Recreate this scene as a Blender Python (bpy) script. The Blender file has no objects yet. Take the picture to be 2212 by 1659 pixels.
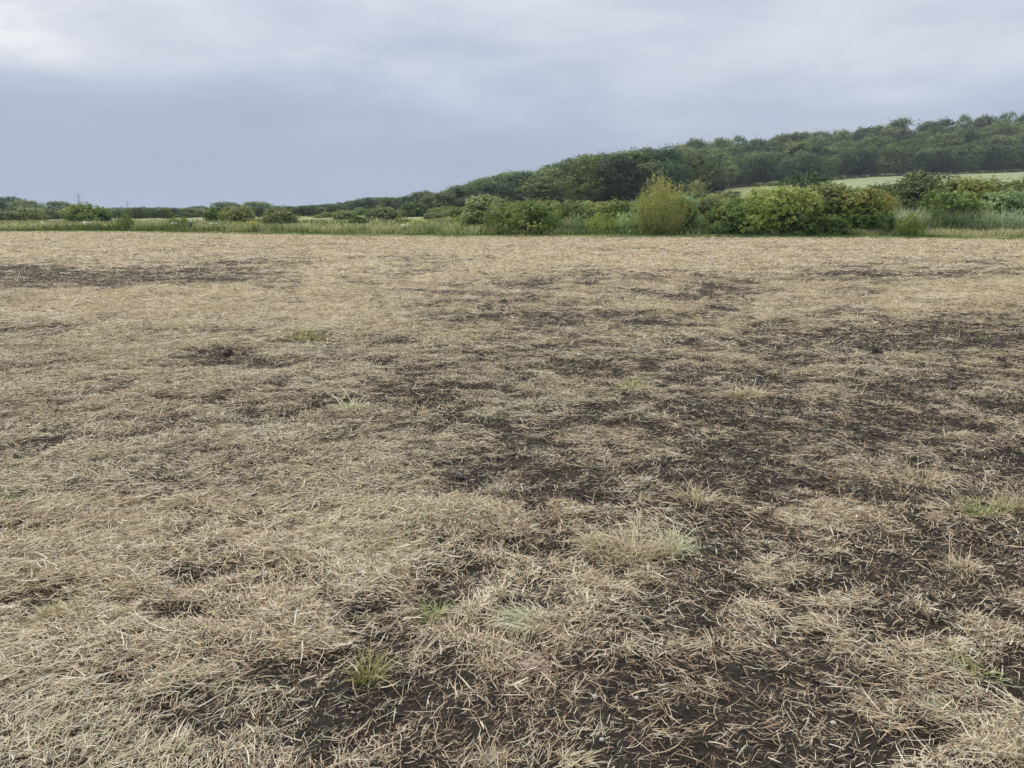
import bpy, math, random
import numpy as np

sc = bpy.context.scene
C = sc.collection
RAD = math.radians

# ------------------------------------------------------------------ camera
F = 745.0                      # focal length in pixels of a 1024 wide frame
CAM_H = 1.6
HORIZON = 214.5
PITCH = math.atan((384 - HORIZON) / F)
cam_d = bpy.data.cameras.new('camera')
cam_d.sensor_width = 36
cam_d.lens = F / 1024 * 36
cam_d.clip_start = 0.05
cam_d.clip_end = 20000
cam = bpy.data.objects.new('camera', cam_d)
cam.location = (0, 0, CAM_H)
cam.rotation_euler = (math.pi / 2 - PITCH, 0, 0)
C.objects.link(cam)
sc.camera = cam

# ------------------------------------------------------------------ world
SUN_EL, SUN_AZ = RAD(52), RAD(-35)      # azimuth from +Y towards +X
world = bpy.data.worlds.new('World')
sc.world = world
world.use_nodes = True
nt = world.node_tree
nt.nodes.clear()


def N(nt, typ, **kw):
    n = nt.nodes.new(typ)
    for k, v in kw.items():
        if k.startswith('i_'):
            n.inputs[k[2:].replace('_', ' ')].default_value = v
        else:
            setattr(n, k, v)
    return n


def math_node(nt, op, a, b=None, c=None, clamp=False):
    n = nt.nodes.new('ShaderNodeMath')
    n.operation = op
    n.use_clamp = clamp
    for i, v in enumerate((a, b, c)):
        if v is None:
            continue
        if isinstance(v, (int, float)):
            n.inputs[i].default_value = v
        else:
            nt.links.new(v, n.inputs[i])
    return n.outputs[0]


def smooth_node(nt, v, lo, hi, o0=0.0, o1=1.0):
    n = nt.nodes.new('ShaderNodeMapRange')
    n.interpolation_type = 'SMOOTHSTEP'
    nt.links.new(v, n.inputs['Value'])
    n.inputs['From Min'].default_value = lo
    n.inputs['From Max'].default_value = hi
    n.inputs['To Min'].default_value = o0
    n.inputs['To Max'].default_value = o1
    return n.outputs[0]


def mix_col(nt, f, a, b, blend='MIX'):
    n = nt.nodes.new('ShaderNodeMix')
    n.data_type = 'RGBA'
    n.blend_type = blend
    for idx, v in ((0, f), (6, a), (7, b)):
        if isinstance(v, (int, float)):
            n.inputs[idx].default_value = v
        elif isinstance(v, (tuple, list)):
            n.inputs[idx].default_value = tuple(v) + ((1,) if len(v) == 3 else ())
        else:
            nt.links.new(v, n.inputs[idx])
    return n.outputs[2]


def build_world():
    L = nt.links.new
    tc = N(nt, 'ShaderNodeTexCoord')
    sep = N(nt, 'ShaderNodeSeparateXYZ')
    L(tc.outputs['Generated'], sep.inputs[0])
    X, Y, Z = sep.outputs
    Zc = math_node(nt, 'MAXIMUM', Z, 0.0)
    # cloud layer seen in perspective: direction divided by elevation
    den = math_node(nt, 'ADD', Zc, 0.16)
    comb = N(nt, 'ShaderNodeCombineXYZ')
    L(math_node(nt, 'DIVIDE', X, den), comb.inputs[0])
    L(math_node(nt, 'DIVIDE', Y, den), comb.inputs[1])

    def noise(scale, detail, rough, off, dist=0.0):
        mp = N(nt, 'ShaderNodeMapping')
        mp.inputs['Location'].default_value = off
        L(comb.outputs[0], mp.inputs[0])
        n = N(nt, 'ShaderNodeTexNoise')
        n.inputs['Scale'].default_value = scale
        n.inputs['Detail'].default_value = detail
        n.inputs['Roughness'].default_value = rough
        n.inputs['Distortion'].default_value = dist
        L(mp.outputs[0], n.inputs['Vector'])
        return n.outputs['Fac']
    n1 = noise(0.75, 5, 0.5, (3.1, 0.4, 0), 0.3)
    n2 = noise(2.2, 4, 0.5, (7.7, 2.2, 1.0), 0.2)
    n3 = noise(0.45, 2, 0.45, (1.3, 5.2, 3.0))
    az = math_node(nt, 'ARCTAN2', X, Y)
    # pale layered cloud above, blue grey rain cloud low on the left
    lowleft_e = smooth_node(nt, math_node(nt, 'ADD', Z, math_node(nt, 'MULTIPLY', math_node(nt, 'SUBTRACT', n3, 0.5), 0.10)), 0.125, 0.195, 1, 0)
    lowleft_a = smooth_node(nt, math_node(nt, 'ADD', az, math_node(nt, 'MULTIPLY', math_node(nt, 'SUBTRACT', n1, 0.5), 0.5)), -0.30, 0.22, 1, 0)
    rain = math_node(nt, 'MULTIPLY', lowleft_e, lowleft_a)
    rr = smooth_node(nt, az, 0.42, 0.62)
    rr = math_node(nt, 'MULTIPLY', rr, smooth_node(nt, Z, 0.10, 0.19, 0.55, 0))
    lowall = smooth_node(nt, Z, 0.0, 0.25, 1, 0)
    base = mix_col(nt, lowall, (0.600, 0.643, 0.738), (0.485, 0.540, 0.645))
    mot = smooth_node(nt, math_node(nt, 'ADD', math_node(nt, 'MULTIPLY', n1, 0.65), math_node(nt, 'MULTIPLY', n2, 0.35)), 0.34, 0.64)
    base = mix_col(nt, mot, mix_col(nt, 1.0, base, (0.86, 0.88, 0.92), 'MULTIPLY'), mix_col(nt, 1.0, base, (1.10, 1.09, 1.08), 'MULTIPLY'))
    base = mix_col(nt, math_node(nt, 'MAXIMUM', rain, rr), base, (0.385, 0.450, 0.600))
    sv = N(nt, 'ShaderNodeCombineXYZ')
    L(math_node(nt, 'MULTIPLY', az, 2.2), sv.inputs[0])
    L(math_node(nt, 'MULTIPLY', Z, 7.0), sv.inputs[1])
    n4 = N(nt, 'ShaderNodeTexNoise')
    n4.inputs['Scale'].default_value = 1.7
    n4.inputs['Detail'].default_value = 5
    n4.inputs['Roughness'].default_value = .52
    n4.inputs['Distortion'].default_value = .5
    L(sv.outputs[0], n4.inputs['Vector'])
    n4 = n4.outputs['Fac']
    m4 = math_node(nt, 'MULTIPLY', smooth_node(nt, n4, .36, .66), smooth_node(nt, Z, .06, .16))
    base = mix_col(nt, m4, base, mix_col(nt, 1.0, base, (1.17, 1.15, 1.11), 'MULTIPLY'))
    # bright ragged cloud edge, upper left
    wv = math_node(nt, 'MULTIPLY', smooth_node(nt, math_node(nt, 'ADD', az, math_node(nt, 'MULTIPLY', math_node(nt, 'SUBTRACT', n4, .5), .5)), -0.58, -0.42, 1, 0), smooth_node(nt, Z, 0.14, 0.185))
    wv = math_node(nt, 'MULTIPLY', wv, smooth_node(nt, math_node(nt, 'ADD', n2, n4), 0.80, 1.10, .35, 1))
    base = mix_col(nt, wv, base, (1.0, 1.0, 0.98))
    # overcast sky brightens towards the zenith
    zb = math_node(nt, 'MULTIPLY_ADD', smooth_node(nt, Z, 0.26, 0.95), 1.45, 1.0)
    zc = N(nt, 'ShaderNodeCombineXYZ')
    for i in range(3):
        L(zb, zc.inputs[i])
    base = mix_col(nt, 1.0, base, zc.outputs[0], 'MULTIPLY')
    bg_cloud = N(nt, 'ShaderNodeBackground')
    bg_cloud.inputs['Strength'].default_value = 1.0
    L(base, bg_cloud.inputs['Color'])
    sky = N(nt, 'ShaderNodeTexSky')
    sky.sky_type = 'NISHITA'
    sky.sun_disc = False
    sky.sun_elevation = SUN_EL
    sky.sun_rotation = SUN_AZ
    bg_sky = N(nt, 'ShaderNodeBackground')
    bg_sky.inputs['Strength'].default_value = 0.1
    L(sky.outputs[0], bg_sky.inputs['Color'])
    mx = N(nt, 'ShaderNodeMixShader')
    mx.inputs[0].default_value = 0.93
    L(bg_sky.outputs[0], mx.inputs[1])
    L(bg_cloud.outputs[0], mx.inputs[2])
    out = N(nt, 'ShaderNodeOutputWorld')
    L(mx.outputs[0], out.inputs['Surface'])


build_world()

sun_d = bpy.data.lights.new('sun', 'SUN')
sun_d.energy = 1.5
sun_d.angle = RAD(25)
sun_d.color = (1.0, 0.96, 0.90)
sun = bpy.data.objects.new('sun', sun_d)
C.objects.link(sun)
sun.rotation_euler = (math.pi / 2 - SUN_EL, 0, -SUN_AZ + math.pi)
sun.location = (0, 0, 100)

sc.view_settings.view_transform = 'Standard'
sc.view_settings.look = 'None'
sc.view_settings.exposure = 0.0
sc.view_settings.gamma = 1.0
sc.cycles.max_bounces = 6
sc.cycles.transparent_max_bounces = 6
sc.cycles.volume_bounces = 0
sc.cycles.use_denoising = True
sc.cycles.denoising_prefilter = 'NONE'
sc.cycles.volume_max_steps = 64

# ------------------------------------------------------------------ maths helpers
TP = math.tan(PITCH)
cp, sp_ = math.cos(PITCH), math.sin(PITCH)
QS = 1024 / 2212.0             # survey units (a 2212 wide print) to frame pixels


def ray(px, py):
    x, y = (px - 512) / F, (384 - py) / F
    return x, y * sp_ + cp, y * cp - sp_


def ground_hit(px, py):
    dx, dy, dz = ray(px, py)
    t = -CAM_H / dz
    return dx * t, dy * t


def project(X, Y, Z):
    dz = Z - CAM_H
    zf = Y * cp - dz * sp_
    zf = np.maximum(zf, 0.01)
    return 512 + F * X / zf, 384 - F * (Y * sp_ + dz * cp) / zf


def vnoise(x, y, seed=0):
    xi = np.floor(x).astype(np.int64)
    yi = np.floor(y).astype(np.int64)
    fx, fy = x - xi, y - yi
    fx = fx * fx * (3 - 2 * fx)
    fy = fy * fy * (3 - 2 * fy)

    def h(a, b):
        n = (a * 374761393 + b * 668265263 + seed * 1442695041) & 0xFFFFFFFF
        n = ((n ^ (n >> 13)) * 1274126177) & 0xFFFFFFFF
        return ((n ^ (n >> 16)) & 0xFFFF) / 65535.0
    a = h(xi, yi); b = h(xi + 1, yi); c = h(xi, yi + 1); d = h(xi + 1, yi + 1)
    return (a * (1 - fx) + b * fx) * (1 - fy) + (c * (1 - fx) + d * fx) * fy


def fbm(x, y, oct=4, seed=0):
    s = 0; a = 0.5; t = 0
    for k in range(oct):
        s = s + a * vnoise(x * 2 ** k + 13.7 * k, y * 2 ** k + 7.1 * k, seed + k)
        t += a
        a *= 0.5
    return s / t


def sstep(v, a, b):
    t = np.clip((v - a) / (b - a), 0, 1)
    return t * t * (3 - 2 * t)


# ---- terrain
def smooth_table(xs, ys, x0, x1, n, w):
    g = np.linspace(x0, x1, n)
    v = np.interp(g, xs, ys)
    k = int(w / (x1 - x0) * n) | 1
    ker = np.hanning(k + 2)[1:-1]
    vp = np.pad(v, k // 2, mode='edge')
    return g, np.convolve(vp, ker / ker.sum(), 'valid')


SX, SV = smooth_table([-150, -60, -17, 29, 82, 146, 240, 330, 600], [0, .06, .14, .34, .50, .66, .755, .92, 1.1], -300, 800, 1400, 50)
PX, PV = smooth_table([80, 110, 180, 240, 290, 350, 400, 460, 520, 900], [0, 2.5, 12.5, 18, 22.5, 27.5, 37, 48, 52, 50], 0, 1200, 2400, 40)


def terrain(X, Y):
    return np.interp(X, SX, SV) * np.interp(Y, PX, PV)


# ---- far edge of the field, surveyed left to right
EP = [(-400, 226.5), (0, 231.4), (178, 233.1), (330, 235.4), (457, 237.2), (635, 237.6), (813, 237.9), (1024, 239.5), (1500, 243)]
EU, EY = [], []
for a, b in EP:
    gx, gy = ground_hit(a, b)
    EU.append(gx / gy); EY.append(gy)


def edge_y(u):
    return np.interp(u, EU, EY)


# ---- straw cover over the soil: (x, y, rx, ry, cover) in print units
PATCH = [
    (300, 597, 300, 15, .10), (30, 603, 200, 20, -.35), (280, 603, 200, 13, -.1), (520, 568, 110, 8, .45), (430, 592, 130, 10, .2),
    (500, 788, 130, 14, .28), (480, 772, 60, 12, .12), (670, 745, 60, 25, .42), (360, 862, 50, 8, .22), (300, 800, 70, 7, .45),
    (90, 708, 90, 12, .55), (850, 594, 130, 9, .55),
    (1250, 625, 260, 34, .42), (1500, 622, 150, 20, .25), (1180, 680, 180, 40, .45), (1380, 700, 280, 45, .48),
    (1950, 590, 200, 18, .28), (2150, 580, 100, 12, .40),
    (1750, 720, 260, 40, .40), (2100, 745, 220, 45, .26), (1400, 800, 260, 50, .50), (1150, 780, 160, 60, .55),
    (1850, 900, 330, 80, .45), (2130, 900, 160, 70, .25), (1900, 800, 190, 26, .80), (2120, 850, 100, 22, .7),
    (1400, 930, 260, 70, .40), (1080, 930, 220, 45, .38), (820, 960, 120, 20, .42), (1000, 860, 260, 40, .50),
    (1700, 1080, 420, 90, .33), (2100, 1050, 200, 90, .30), (1250, 1040, 240, 60, .44),
    (1060, 1130, 100, 48, .82), (780, 1080, 220, 50, .66), (1650, 1250, 330, 110, .20), (2050, 1250, 280, 120, .18), (1450, 1120, 260, 50, .3), (1150, 1450, 300, 80, .25),
    (1300, 1290, 200, 90, .28), (1000, 1370, 220, 90, .24), (1650, 1430, 320, 110, .34), (2060, 1480, 240, 110, .30),
    (800, 1530, 300, 90, .24), (1250, 1560, 260, 100, .36), (1700, 1600, 300, 80, .28), (2130, 1620, 80, 30, .72),
    (620, 1290, 160, 60, .42), (150, 1290, 120, 24, .18), (420, 1245, 90, 22, .15), (60, 1100, 90, 24, .55), (150, 1150, 120, 10, .30), (200, 1100, 120, 12, .35),
    (380, 1330, 110, 16, .25), (520, 1440, 110, 26, .35), (330, 1500, 130, 50, .80), (150, 1450, 170, 60, .82), (130, 1600, 180, 60, .9), (560, 1200, 200, 40, .8),
    (560, 1480, 70, 14, .12), (180, 1480, 100, 10, .2), (400, 1050, 90, 10, .3), (430, 1500, 40, 16, .1), (240, 1110, 60, 8, .3), (600, 1060, 250, 60, .72),
    (1900, 640, 300, 22, .97), (1500, 560, 700, 22, .95), (760, 700, 180, 80, .97),
]


def cover(X, Y):
    px, py = project(X, Y, 0.0 * X)
    qx, qy = px / QS, py / QS
    wob = 60 * (fbm(X / 2.3 / (1 + Y / 12), Y / 2.3 / (1 + Y / 8), 3, 5) - .5)
    qx = qx + wob
    qy = qy + wob * .35 * sstep(qy, 560, 900)
    base = .93 - .46 * sstep(qx, 650, 1100) * sstep(qy, 600, 850) - .18 * sstep(qy, 980, 1250) * sstep(1200 - qx, 0, 500)
    num = base * 0.42
    den = np.full_like(base, 0.42)
    for (cx, cy, rx, ry, v) in PATCH:
        w = np.exp(-(((qx - cx) / rx) ** 2 + ((qy - cy) / ry) ** 2) * 1.3) * 1.6
        num = num + w * v
        den = den + w
    c = num / den
    # patchiness at two scales, streaky along the mowing direction
    ca, sa = math.cos(.22), math.sin(.22)
    xs = (X * ca + Y * sa); ys = (-X * sa + Y * ca)
    n = fbm(xs / .62, ys / .55, 4, 21)
    n2 = fbm(xs / 2.4, ys / 2.2, 3, 31)
    n3 = fbm(xs / .16, ys / .13, 3, 35)
    c = c + (n - .5) * 1.25 + (n2 - .5) * .7 * sstep(Y, 2, 9) + (n3 - .5) * 1.35
    return np.clip(c, 0, 1)


def field_z(X, Y, c=None):
    if c is None:
        c = cover(X, Y)
    z = .05 * (fbm(X / 1.1, Y / 1.1, 3, 41) - .5) + .028 * (c - .5)
    fine = np.clip(1 - Y / 18, 0, 1)
    z = z + fine * (.040 * (fbm(X / .11, Y / .11, 3, 51) - .5) + .026 * (fbm(X / .035, Y / .035, 2, 61) - .5)) * (1.3 - .8 * c)
    return z


# ------------------------------------------------------------------ mesh helpers
def mesh_np(name, V, Fq, attrs=None, smooth=False, n=4):
    me = bpy.data.meshes.new(name)
    V = np.ascontiguousarray(V, dtype=np.float32).reshape(-1, 3)
    Fq = np.ascontiguousarray(Fq, dtype=np.int32).reshape(-1, n)
    me.vertices.add(len(V))
    me.vertices.foreach_set('co', V.ravel())
    me.loops.add(Fq.size)
    me.loops.foreach_set('vertex_index', Fq.ravel())
    me.polygons.add(len(Fq))
    me.polygons.foreach_set('loop_start', np.arange(0, Fq.size, n, dtype=np.int32))
    if smooth:
        me.polygons.foreach_set('use_smooth', np.ones(len(Fq), dtype=bool))
    for k, (dom, arr) in (attrs or {}).items():
        a = me.attributes.new(k, 'FLOAT', dom)
        a.data.foreach_set('value', np.ascontiguousarray(arr, dtype=np.float32))
    me.update(calc_edges=True)
    return me


def link(name, me, mat=None, parent=None):
    o = bpy.data.objects.new(name, me)
    C.objects.link(o)
    if mat is not None:
        me.materials.clear()
        me.materials.append(mat)
    if parent is not None:
        o.parent = parent
    return o


def tag(o, label, cat, group=None, kind=None):
    if label:
        o['label'] = label
    if cat:
        o['category'] = cat
    if group:
        o['group'] = group
    if kind:
        o['kind'] = kind
    return o


def thing(name, label, cat, loc, group=None):
    o = bpy.data.objects.new(name, None)
    o.empty_display_size = .3
    C.objects.link(o)
    o.location = loc
    return tag(o, label, cat, group)


def blades(base, az, tilt, L, w, droop, tw, segs=2, curl=None):
    """grass blades as tapering ribbons -> verts, quads, quads per blade"""
    n = len(az)
    H = np.stack([np.cos(az), np.sin(az), np.zeros(n)], 1)
    Zv = np.array([0, 0, 1.0])
    perp = np.stack([-np.sin(az) * np.cos(tw), np.cos(az) * np.cos(tw), np.sin(tw)], 1)
    pts = [base]
    for k in range(segs):
        t = tilt + droop * (k if segs > 1 else .5)
        if curl is not None:
            a2 = az + curl * (k - (segs - 1) / 2)
            H = np.stack([np.cos(a2), np.sin(a2), np.zeros(n)], 1)
        pts.append(pts[-1] + (L / segs)[:, None] * (np.sin(t)[:, None] * H + np.cos(t)[:, None] * Zv))
    wd = {1: (1, .55), 2: (.9, 1, .3), 3: (.9, 1, .8, .15)}[segs]
    V = np.empty((n, 2 * (segs + 1), 3))
    for k, p in enumerate(pts):
        o = perp * (w * .5 * wd[k])[:, None]
        V[:, 2 * k] = p - o
        V[:, 2 * k + 1] = p + o
    idx = np.arange(n)[:, None] * (2 * (segs + 1))
    Q = np.concatenate([idx + np.array([2 * k, 2 * k + 1, 2 * k + 3, 2 * k + 2]) for k in range(segs)], 1).reshape(-1, 4)
    return V.reshape(-1, 3), Q


def tube_np(pts, rad, sides=6):
    pts = np.array(pts, float)
    m = len(pts)
    V = []
    for i in range(m):
        d = pts[min(i + 1, m - 1)] - pts[max(i - 1, 0)]
        d /= np.linalg.norm(d) + 1e-9
        a = np.cross(d, [0, 1, 0.01] if abs(d[1]) < .9 else [1, 0, 0])
        a /= np.linalg.norm(a) + 1e-9
        b = np.cross(d, a)
        for s in range(sides):
            t = 2 * math.pi * s / sides
            V.append(pts[i] + rad[i] * (math.cos(t) * a + math.sin(t) * b))
    Q = []
    for i in range(m - 1):
        for s in range(sides):
            s2 = (s + 1) % sides
            Q.append((i * sides + s, i * sides + s2, (i + 1) * sides + s2, (i + 1) * sides + s))
    return np.array(V), np.array(Q)


class Buf:
    def __init__(self):
        self.V, self.Q, self.n = [], [], 0

    def add(self, V, Q):
        self.V.append(V)
        self.Q.append(Q + self.n)
        self.n += len(V)

    def mesh(self, name, smooth=True):
        return mesh_np(name, np.concatenate(self.V), np.concatenate(self.Q), smooth=smooth)


# ------------------------------------------------------------------ materials
def new_mat(name):
    m = bpy.data.materials.new(name)
    m.use_nodes = True
    m.node_tree.nodes.clear()
    return m, m.node_tree


def ramp(t, stops):
    n = t.nodes.new('ShaderNodeValToRGB')
    e = n.color_ramp.elements
    while len(e) < len(stops):
        e.new(0.5)
    for el, (p, c) in zip(e, stops):
        el.position = p
        el.color = tuple(c) + (1,)
    return n


def leaf_mat(name, stops, trans=.3, rough=.6, vary=.30, spec=.25):
    """leaf colour runs along a ramp by the per-leaf hue attribute, each plant a little lighter or darker"""
    m, t = new_mat(name)
    L = t.links.new
    at = N(t, 'ShaderNodeAttribute', attribute_name='hue')
    oi = N(t, 'ShaderNodeObjectInfo')
    f = math_node(t, 'ADD', at.outputs['Fac'], math_node(t, 'MULTIPLY', math_node(t, 'SUBTRACT', oi.outputs['Random'], .5), vary), clamp=True)
    r = ramp(t, stops)
    L(f, r.inputs[0])
    br = math_node(t, 'MULTIPLY_ADD', oi.outputs['Random'], vary * 1.1, 1 - vary * .55)
    cc = N(t, 'ShaderNodeCombineXYZ')
    for i in range(3):
        L(br, cc.inputs[i])
    col = mix_col(t, 1.0, r.outputs[0], cc.outputs[0], 'MULTIPLY')
    b = N(t, 'ShaderNodeBsdfPrincipled')
    b.inputs['Roughness'].default_value = rough
    b.inputs['Specular IOR Level'].default_value = spec
    L(col, b.inputs['Base Color'])
    out = N(t, 'ShaderNodeOutputMaterial')
    if trans > 0:
        tr = N(t, 'ShaderNodeBsdfTranslucent')
        L(mix_col(t, 1.0, col, (1.1, 1.2, .6), 'MULTIPLY'), tr.inputs[0])
        mx = N(t, 'ShaderNodeMixShader')
        mx.inputs[0].default_value = trans
        L(b.outputs[0], mx.inputs[1])
        L(tr.outputs[0], mx.inputs[2])
        L(mx.outputs[0], out.inputs[0])
    else:
        L(b.outputs[0], out.inputs[0])
    return m


def bark_mat(name, a, b):
    m, t = new_mat(name)
    L = t.links.new
    tc = N(t, 'ShaderNodeTexCoord')
    n = N(t, 'ShaderNodeTexNoise')
    n.inputs['Scale'].default_value = 3
    n.inputs['Detail'].default_value = 5
    L(tc.outputs['Object'], n.inputs[0])
    bs = N(t, 'ShaderNodeBsdfPrincipled')
    bs.inputs['Roughness'].default_value = .9
    L(mix_col(t, n.outputs['Fac'], a, b), bs.inputs['Base Color'])
    out = N(t, 'ShaderNodeOutputMaterial')
    L(bs.outputs[0], out.inputs[0])
    return m


M_STRAW = leaf_mat('straw', [(0, (.075, .048, .032)), (.16, (.21, .135, .085)), (.34, (.46, .34, .215)), (.6, (.63, .52, .36)), (.82, (.73, .665, .52)), (.94, (.56, .53, .38)), (1, (.34, .37, .17))], trans=.18, vary=0, rough=.65)
M_TUFT_TAN = leaf_mat('tuft_tan', [(0, (.18, .125, .07)), (.4, (.47, .375, .24)), (1, (.68, .59, .43))], trans=.2, vary=.1)
M_TUFT_PALE = leaf_mat('tuft_pale', [(0, (.22, .22, .10)), (.4, (.52, .52, .34)), (1, (.72, .71, .54))], trans=.2, vary=.1)
M_TUFT_PINK = leaf_mat('tuft_pink', [(0, (.20, .11, .07)), (.4, (.50, .37, .29)), (1, (.70, .58, .50))], trans=.2, vary=.1)
M_TUFT_GREEN = leaf_mat('tuft_green', [(0, (.10, .12, .04)), (.4, (.26, .31, .10)), (.7, (.42, .46, .20)), (1, (.62, .54, .34))], trans=.3, vary=.1)
M_TUFT_OLIVE = leaf_mat('tuft_olive', [(0, (.09, .10, .03)), (.5, (.30, .29, .12)), (1, (.55, .47, .24))], trans=.3, vary=.1)

M_WOOD_A = leaf_mat('leaf_oak', [(0, (0.040, 0.069, 0.026)), (.5, (0.076, 0.122, 0.043)), (1, (0.140, 0.193, 0.063))], vary=.45)
M_WOOD_B = leaf_mat('leaf_ash', [(0, (0.071, 0.099, 0.041)), (.5, (0.127, 0.169, 0.064)), (1, (0.213, 0.251, 0.098))], vary=.45)
M_WOOD_C = leaf_mat('leaf_dark', [(0, (0.020, 0.042, 0.018)), (.5, (0.039, 0.073, 0.028)), (1, (0.070, 0.121, 0.040))], vary=.35)
M_WOOD_D = leaf_mat('leaf_olive', [(0, (0.072, 0.098, 0.030)), (.5, (0.126, 0.161, 0.046)), (1, (0.198, 0.231, 0.070))], vary=.4)
M_HAW = leaf_mat('leaf_hawthorn', [(0, (0.043, 0.090, 0.019)), (.35, (0.094, 0.173, 0.031)), (.65, (0.194, 0.248, 0.051)), (1, (0.315, 0.272, 0.079))], vary=.25)
M_YEL = leaf_mat('leaf_yellow_green', [(0, (0.078, 0.137, 0.028)), (.4, (0.201, 0.268, 0.055)), (.75, (0.389, 0.413, 0.110)), (1, (0.583, 0.523, 0.206))], vary=.2)
M_BRIGHT = leaf_mat('leaf_bright_green', [(0, (0.038, 0.070, 0.017)), (.4, (0.086, 0.146, 0.031)), (.8, (0.188, 0.241, 0.058)), (1, (0.307, 0.330, 0.086))], vary=.25)
M_PALE = leaf_mat('leaf_sallow', [(0, (0.110, 0.175, 0.072)), (.5, (0.235, 0.323, 0.137)), (1, (0.386, 0.470, 0.230))], vary=.25)
M_BROWN = leaf_mat('leaf_brown_olive', [(0, (0.056, 0.084, 0.026)), (.5, (0.142, 0.179, 0.055)), (1, (0.278, 0.266, 0.098))], vary=.25)
M_BARK = bark_mat('bark', (.10, .085, .065), (.22, .20, .16))
M_BARK_PALE = bark_mat('bark_pale', (.25, .23, .19), (.42, .40, .34))
M_TWIG = bark_mat('twig_ochre', (.26, .19, .09), (.46, .36, .20))
M_GRASS = leaf_mat('verge_grass', [(0, (.045, .075, .020)), (.35, (.105, .150, .045)), (.6, (.235, .255, .115)), (.8, (.46, .41, .25)), (1, (.62, .55, .38))], vary=0)
M_REED = leaf_mat('reed', [(0, (0.091, 0.127, 0.061)), (.5, (0.260, 0.330, 0.209)), (1, (0.520, 0.559, 0.432))], vary=0)


def soil_mat():
    m, t = new_mat('soil_with_straw')
    L = t.links.new
    tc = N(t, 'ShaderNodeTexCoord')
    P = tc.outputs['Object']

    def noise(scale, detail=4, rough=.6, rot=0, st=(1, 1, 1)):
        mp = N(t, 'ShaderNodeMapping')
        mp.inputs['Rotation'].default_value = (0, 0, rot)
        mp.inputs['Scale'].default_value = st
        L(P, mp.inputs[0])
        n = N(t, 'ShaderNodeTexNoise')
        n.inputs['Scale'].default_value = scale
        n.inputs['Detail'].default_value = detail
        n.inputs['Roughness'].default_value = rough
        L(mp.outputs[0], n.inputs['Vector'])
        return n.outputs['Fac']
    cov = N(t, 'ShaderNodeAttribute', attribute_name='cover').outputs['Fac']
    soil = mix_col(t, noise(40, 6, .7), (.016, .0125, .0095), (.058, .046, .036))
    soil = mix_col(t, smooth_node(t, noise(3), .4, .7), soil, mix_col(t, .5, soil, (.050, .043, .033)))
    # matted strands: two crossing sets of stretched noise, plus coarser wisps that still read from afar
    s1 = noise(55, 3, .6, .25, (.25, 2.2, 1))
    s2 = noise(60, 3, .6, -.9, (.22, 2.0, 1))
    s3 = noise(7, 5, .7, .18, (.8, 1.5, 1))
    s4 = noise(2.2, 6, .75, .12, (.8, 1.6, 1))
    s = math_node(t, 'MAXIMUM', s1, s2)
    tot = math_node(t, 'ADD', math_node(t, 'MULTIPLY', s, .55), math_node(t, 'ADD', math_node(t, 'MULTIPLY', s3, .65), math_node(t, 'MULTIPLY', s4, .45)))
    thr = math_node(t, 'SUBTRACT', tot, math_node(t, 'MULTIPLY_ADD', cov, -.56, 1.23))
    k = smooth_node(t, thr, -.04, .15)
    strawc = mix_col(t, noise(18, 4), (.33, .265, .19), (.565, .47, .36))
    strawc = mix_col(t, smooth_node(t, noise(.7, 3), .45, .7), strawc, mix_col(t, .55, strawc, (.50, .395, .29)))
    col = mix_col(t, k, soil, strawc)
    b = N(t, 'ShaderNodeBsdfPrincipled')
    b.inputs['Roughness'].default_value = .95
    b.inputs['Specular IOR Level'].default_value = .15
    L(col, b.inputs['Base Color'])
    bm = N(t, 'ShaderNodeBump')
    bm.inputs['Strength'].default_value = .8
    bm.inputs['Distance'].default_value = .02
    L(math_node(t, 'ADD', noise(70, 5, .7), math_node(t, 'MULTIPLY', tot, .8)), bm.inputs['Height'])
    L(bm.outputs[0], b.inputs['Normal'])
    out = N(t, 'ShaderNodeOutputMaterial')
    L(b.outputs[0], out.inputs[0])
    return m


def turf_mat(name, a, b, c, sc1=.05, sc2=.6, wood=False, bump=.4):
    m, t = new_mat(name)
    L = t.links.new
    tc = N(t, 'ShaderNodeTexCoord')

    def noise(scale, detail=5):
        n = N(t, 'ShaderNodeTexNoise')
        n.inputs['Scale'].default_value = scale
        n.inputs['Detail'].default_value = detail
        n.inputs['Roughness'].default_value = .65
        L(tc.outputs['Object'], n.inputs['Vector'])
        return n.outputs['Fac']
    col = mix_col(t, smooth_node(t, noise(sc1), .35, .65), a, b)
    col = mix_col(t, smooth_node(t, noise(sc2), .42, .68), col, c)
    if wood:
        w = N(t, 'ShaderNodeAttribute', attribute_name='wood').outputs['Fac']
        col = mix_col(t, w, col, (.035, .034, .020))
    bs = N(t, 'ShaderNodeBsdfPrincipled')
    bs.inputs['Roughness'].default_value = .95
    bs.inputs['Specular IOR Level'].default_value = .1
    L(col, bs.inputs['Base Color'])
    bm = N(t, 'ShaderNodeBump')
    bm.inputs['Strength'].default_value = bump
    bm.inputs['Distance'].default_value = .15
    L(noise(3), bm.inputs['Height'])
    L(bm.outputs[0], bs.inputs['Normal'])
    out = N(t, 'ShaderNodeOutputMaterial')
    L(bs.outputs[0], out.inputs[0])
    return m


# ------------------------------------------------------------------ ground sheets
WE_X = [-400, -113, -63, -17, 25, 42, 62, 82, 146, 240, 400]
WE_Y = [900, 430, 300, 205, 176, 196, 250, 290, 332, 352, 380]


def wood_edge(X):
    return np.interp(X, WE_X, WE_Y)


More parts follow.
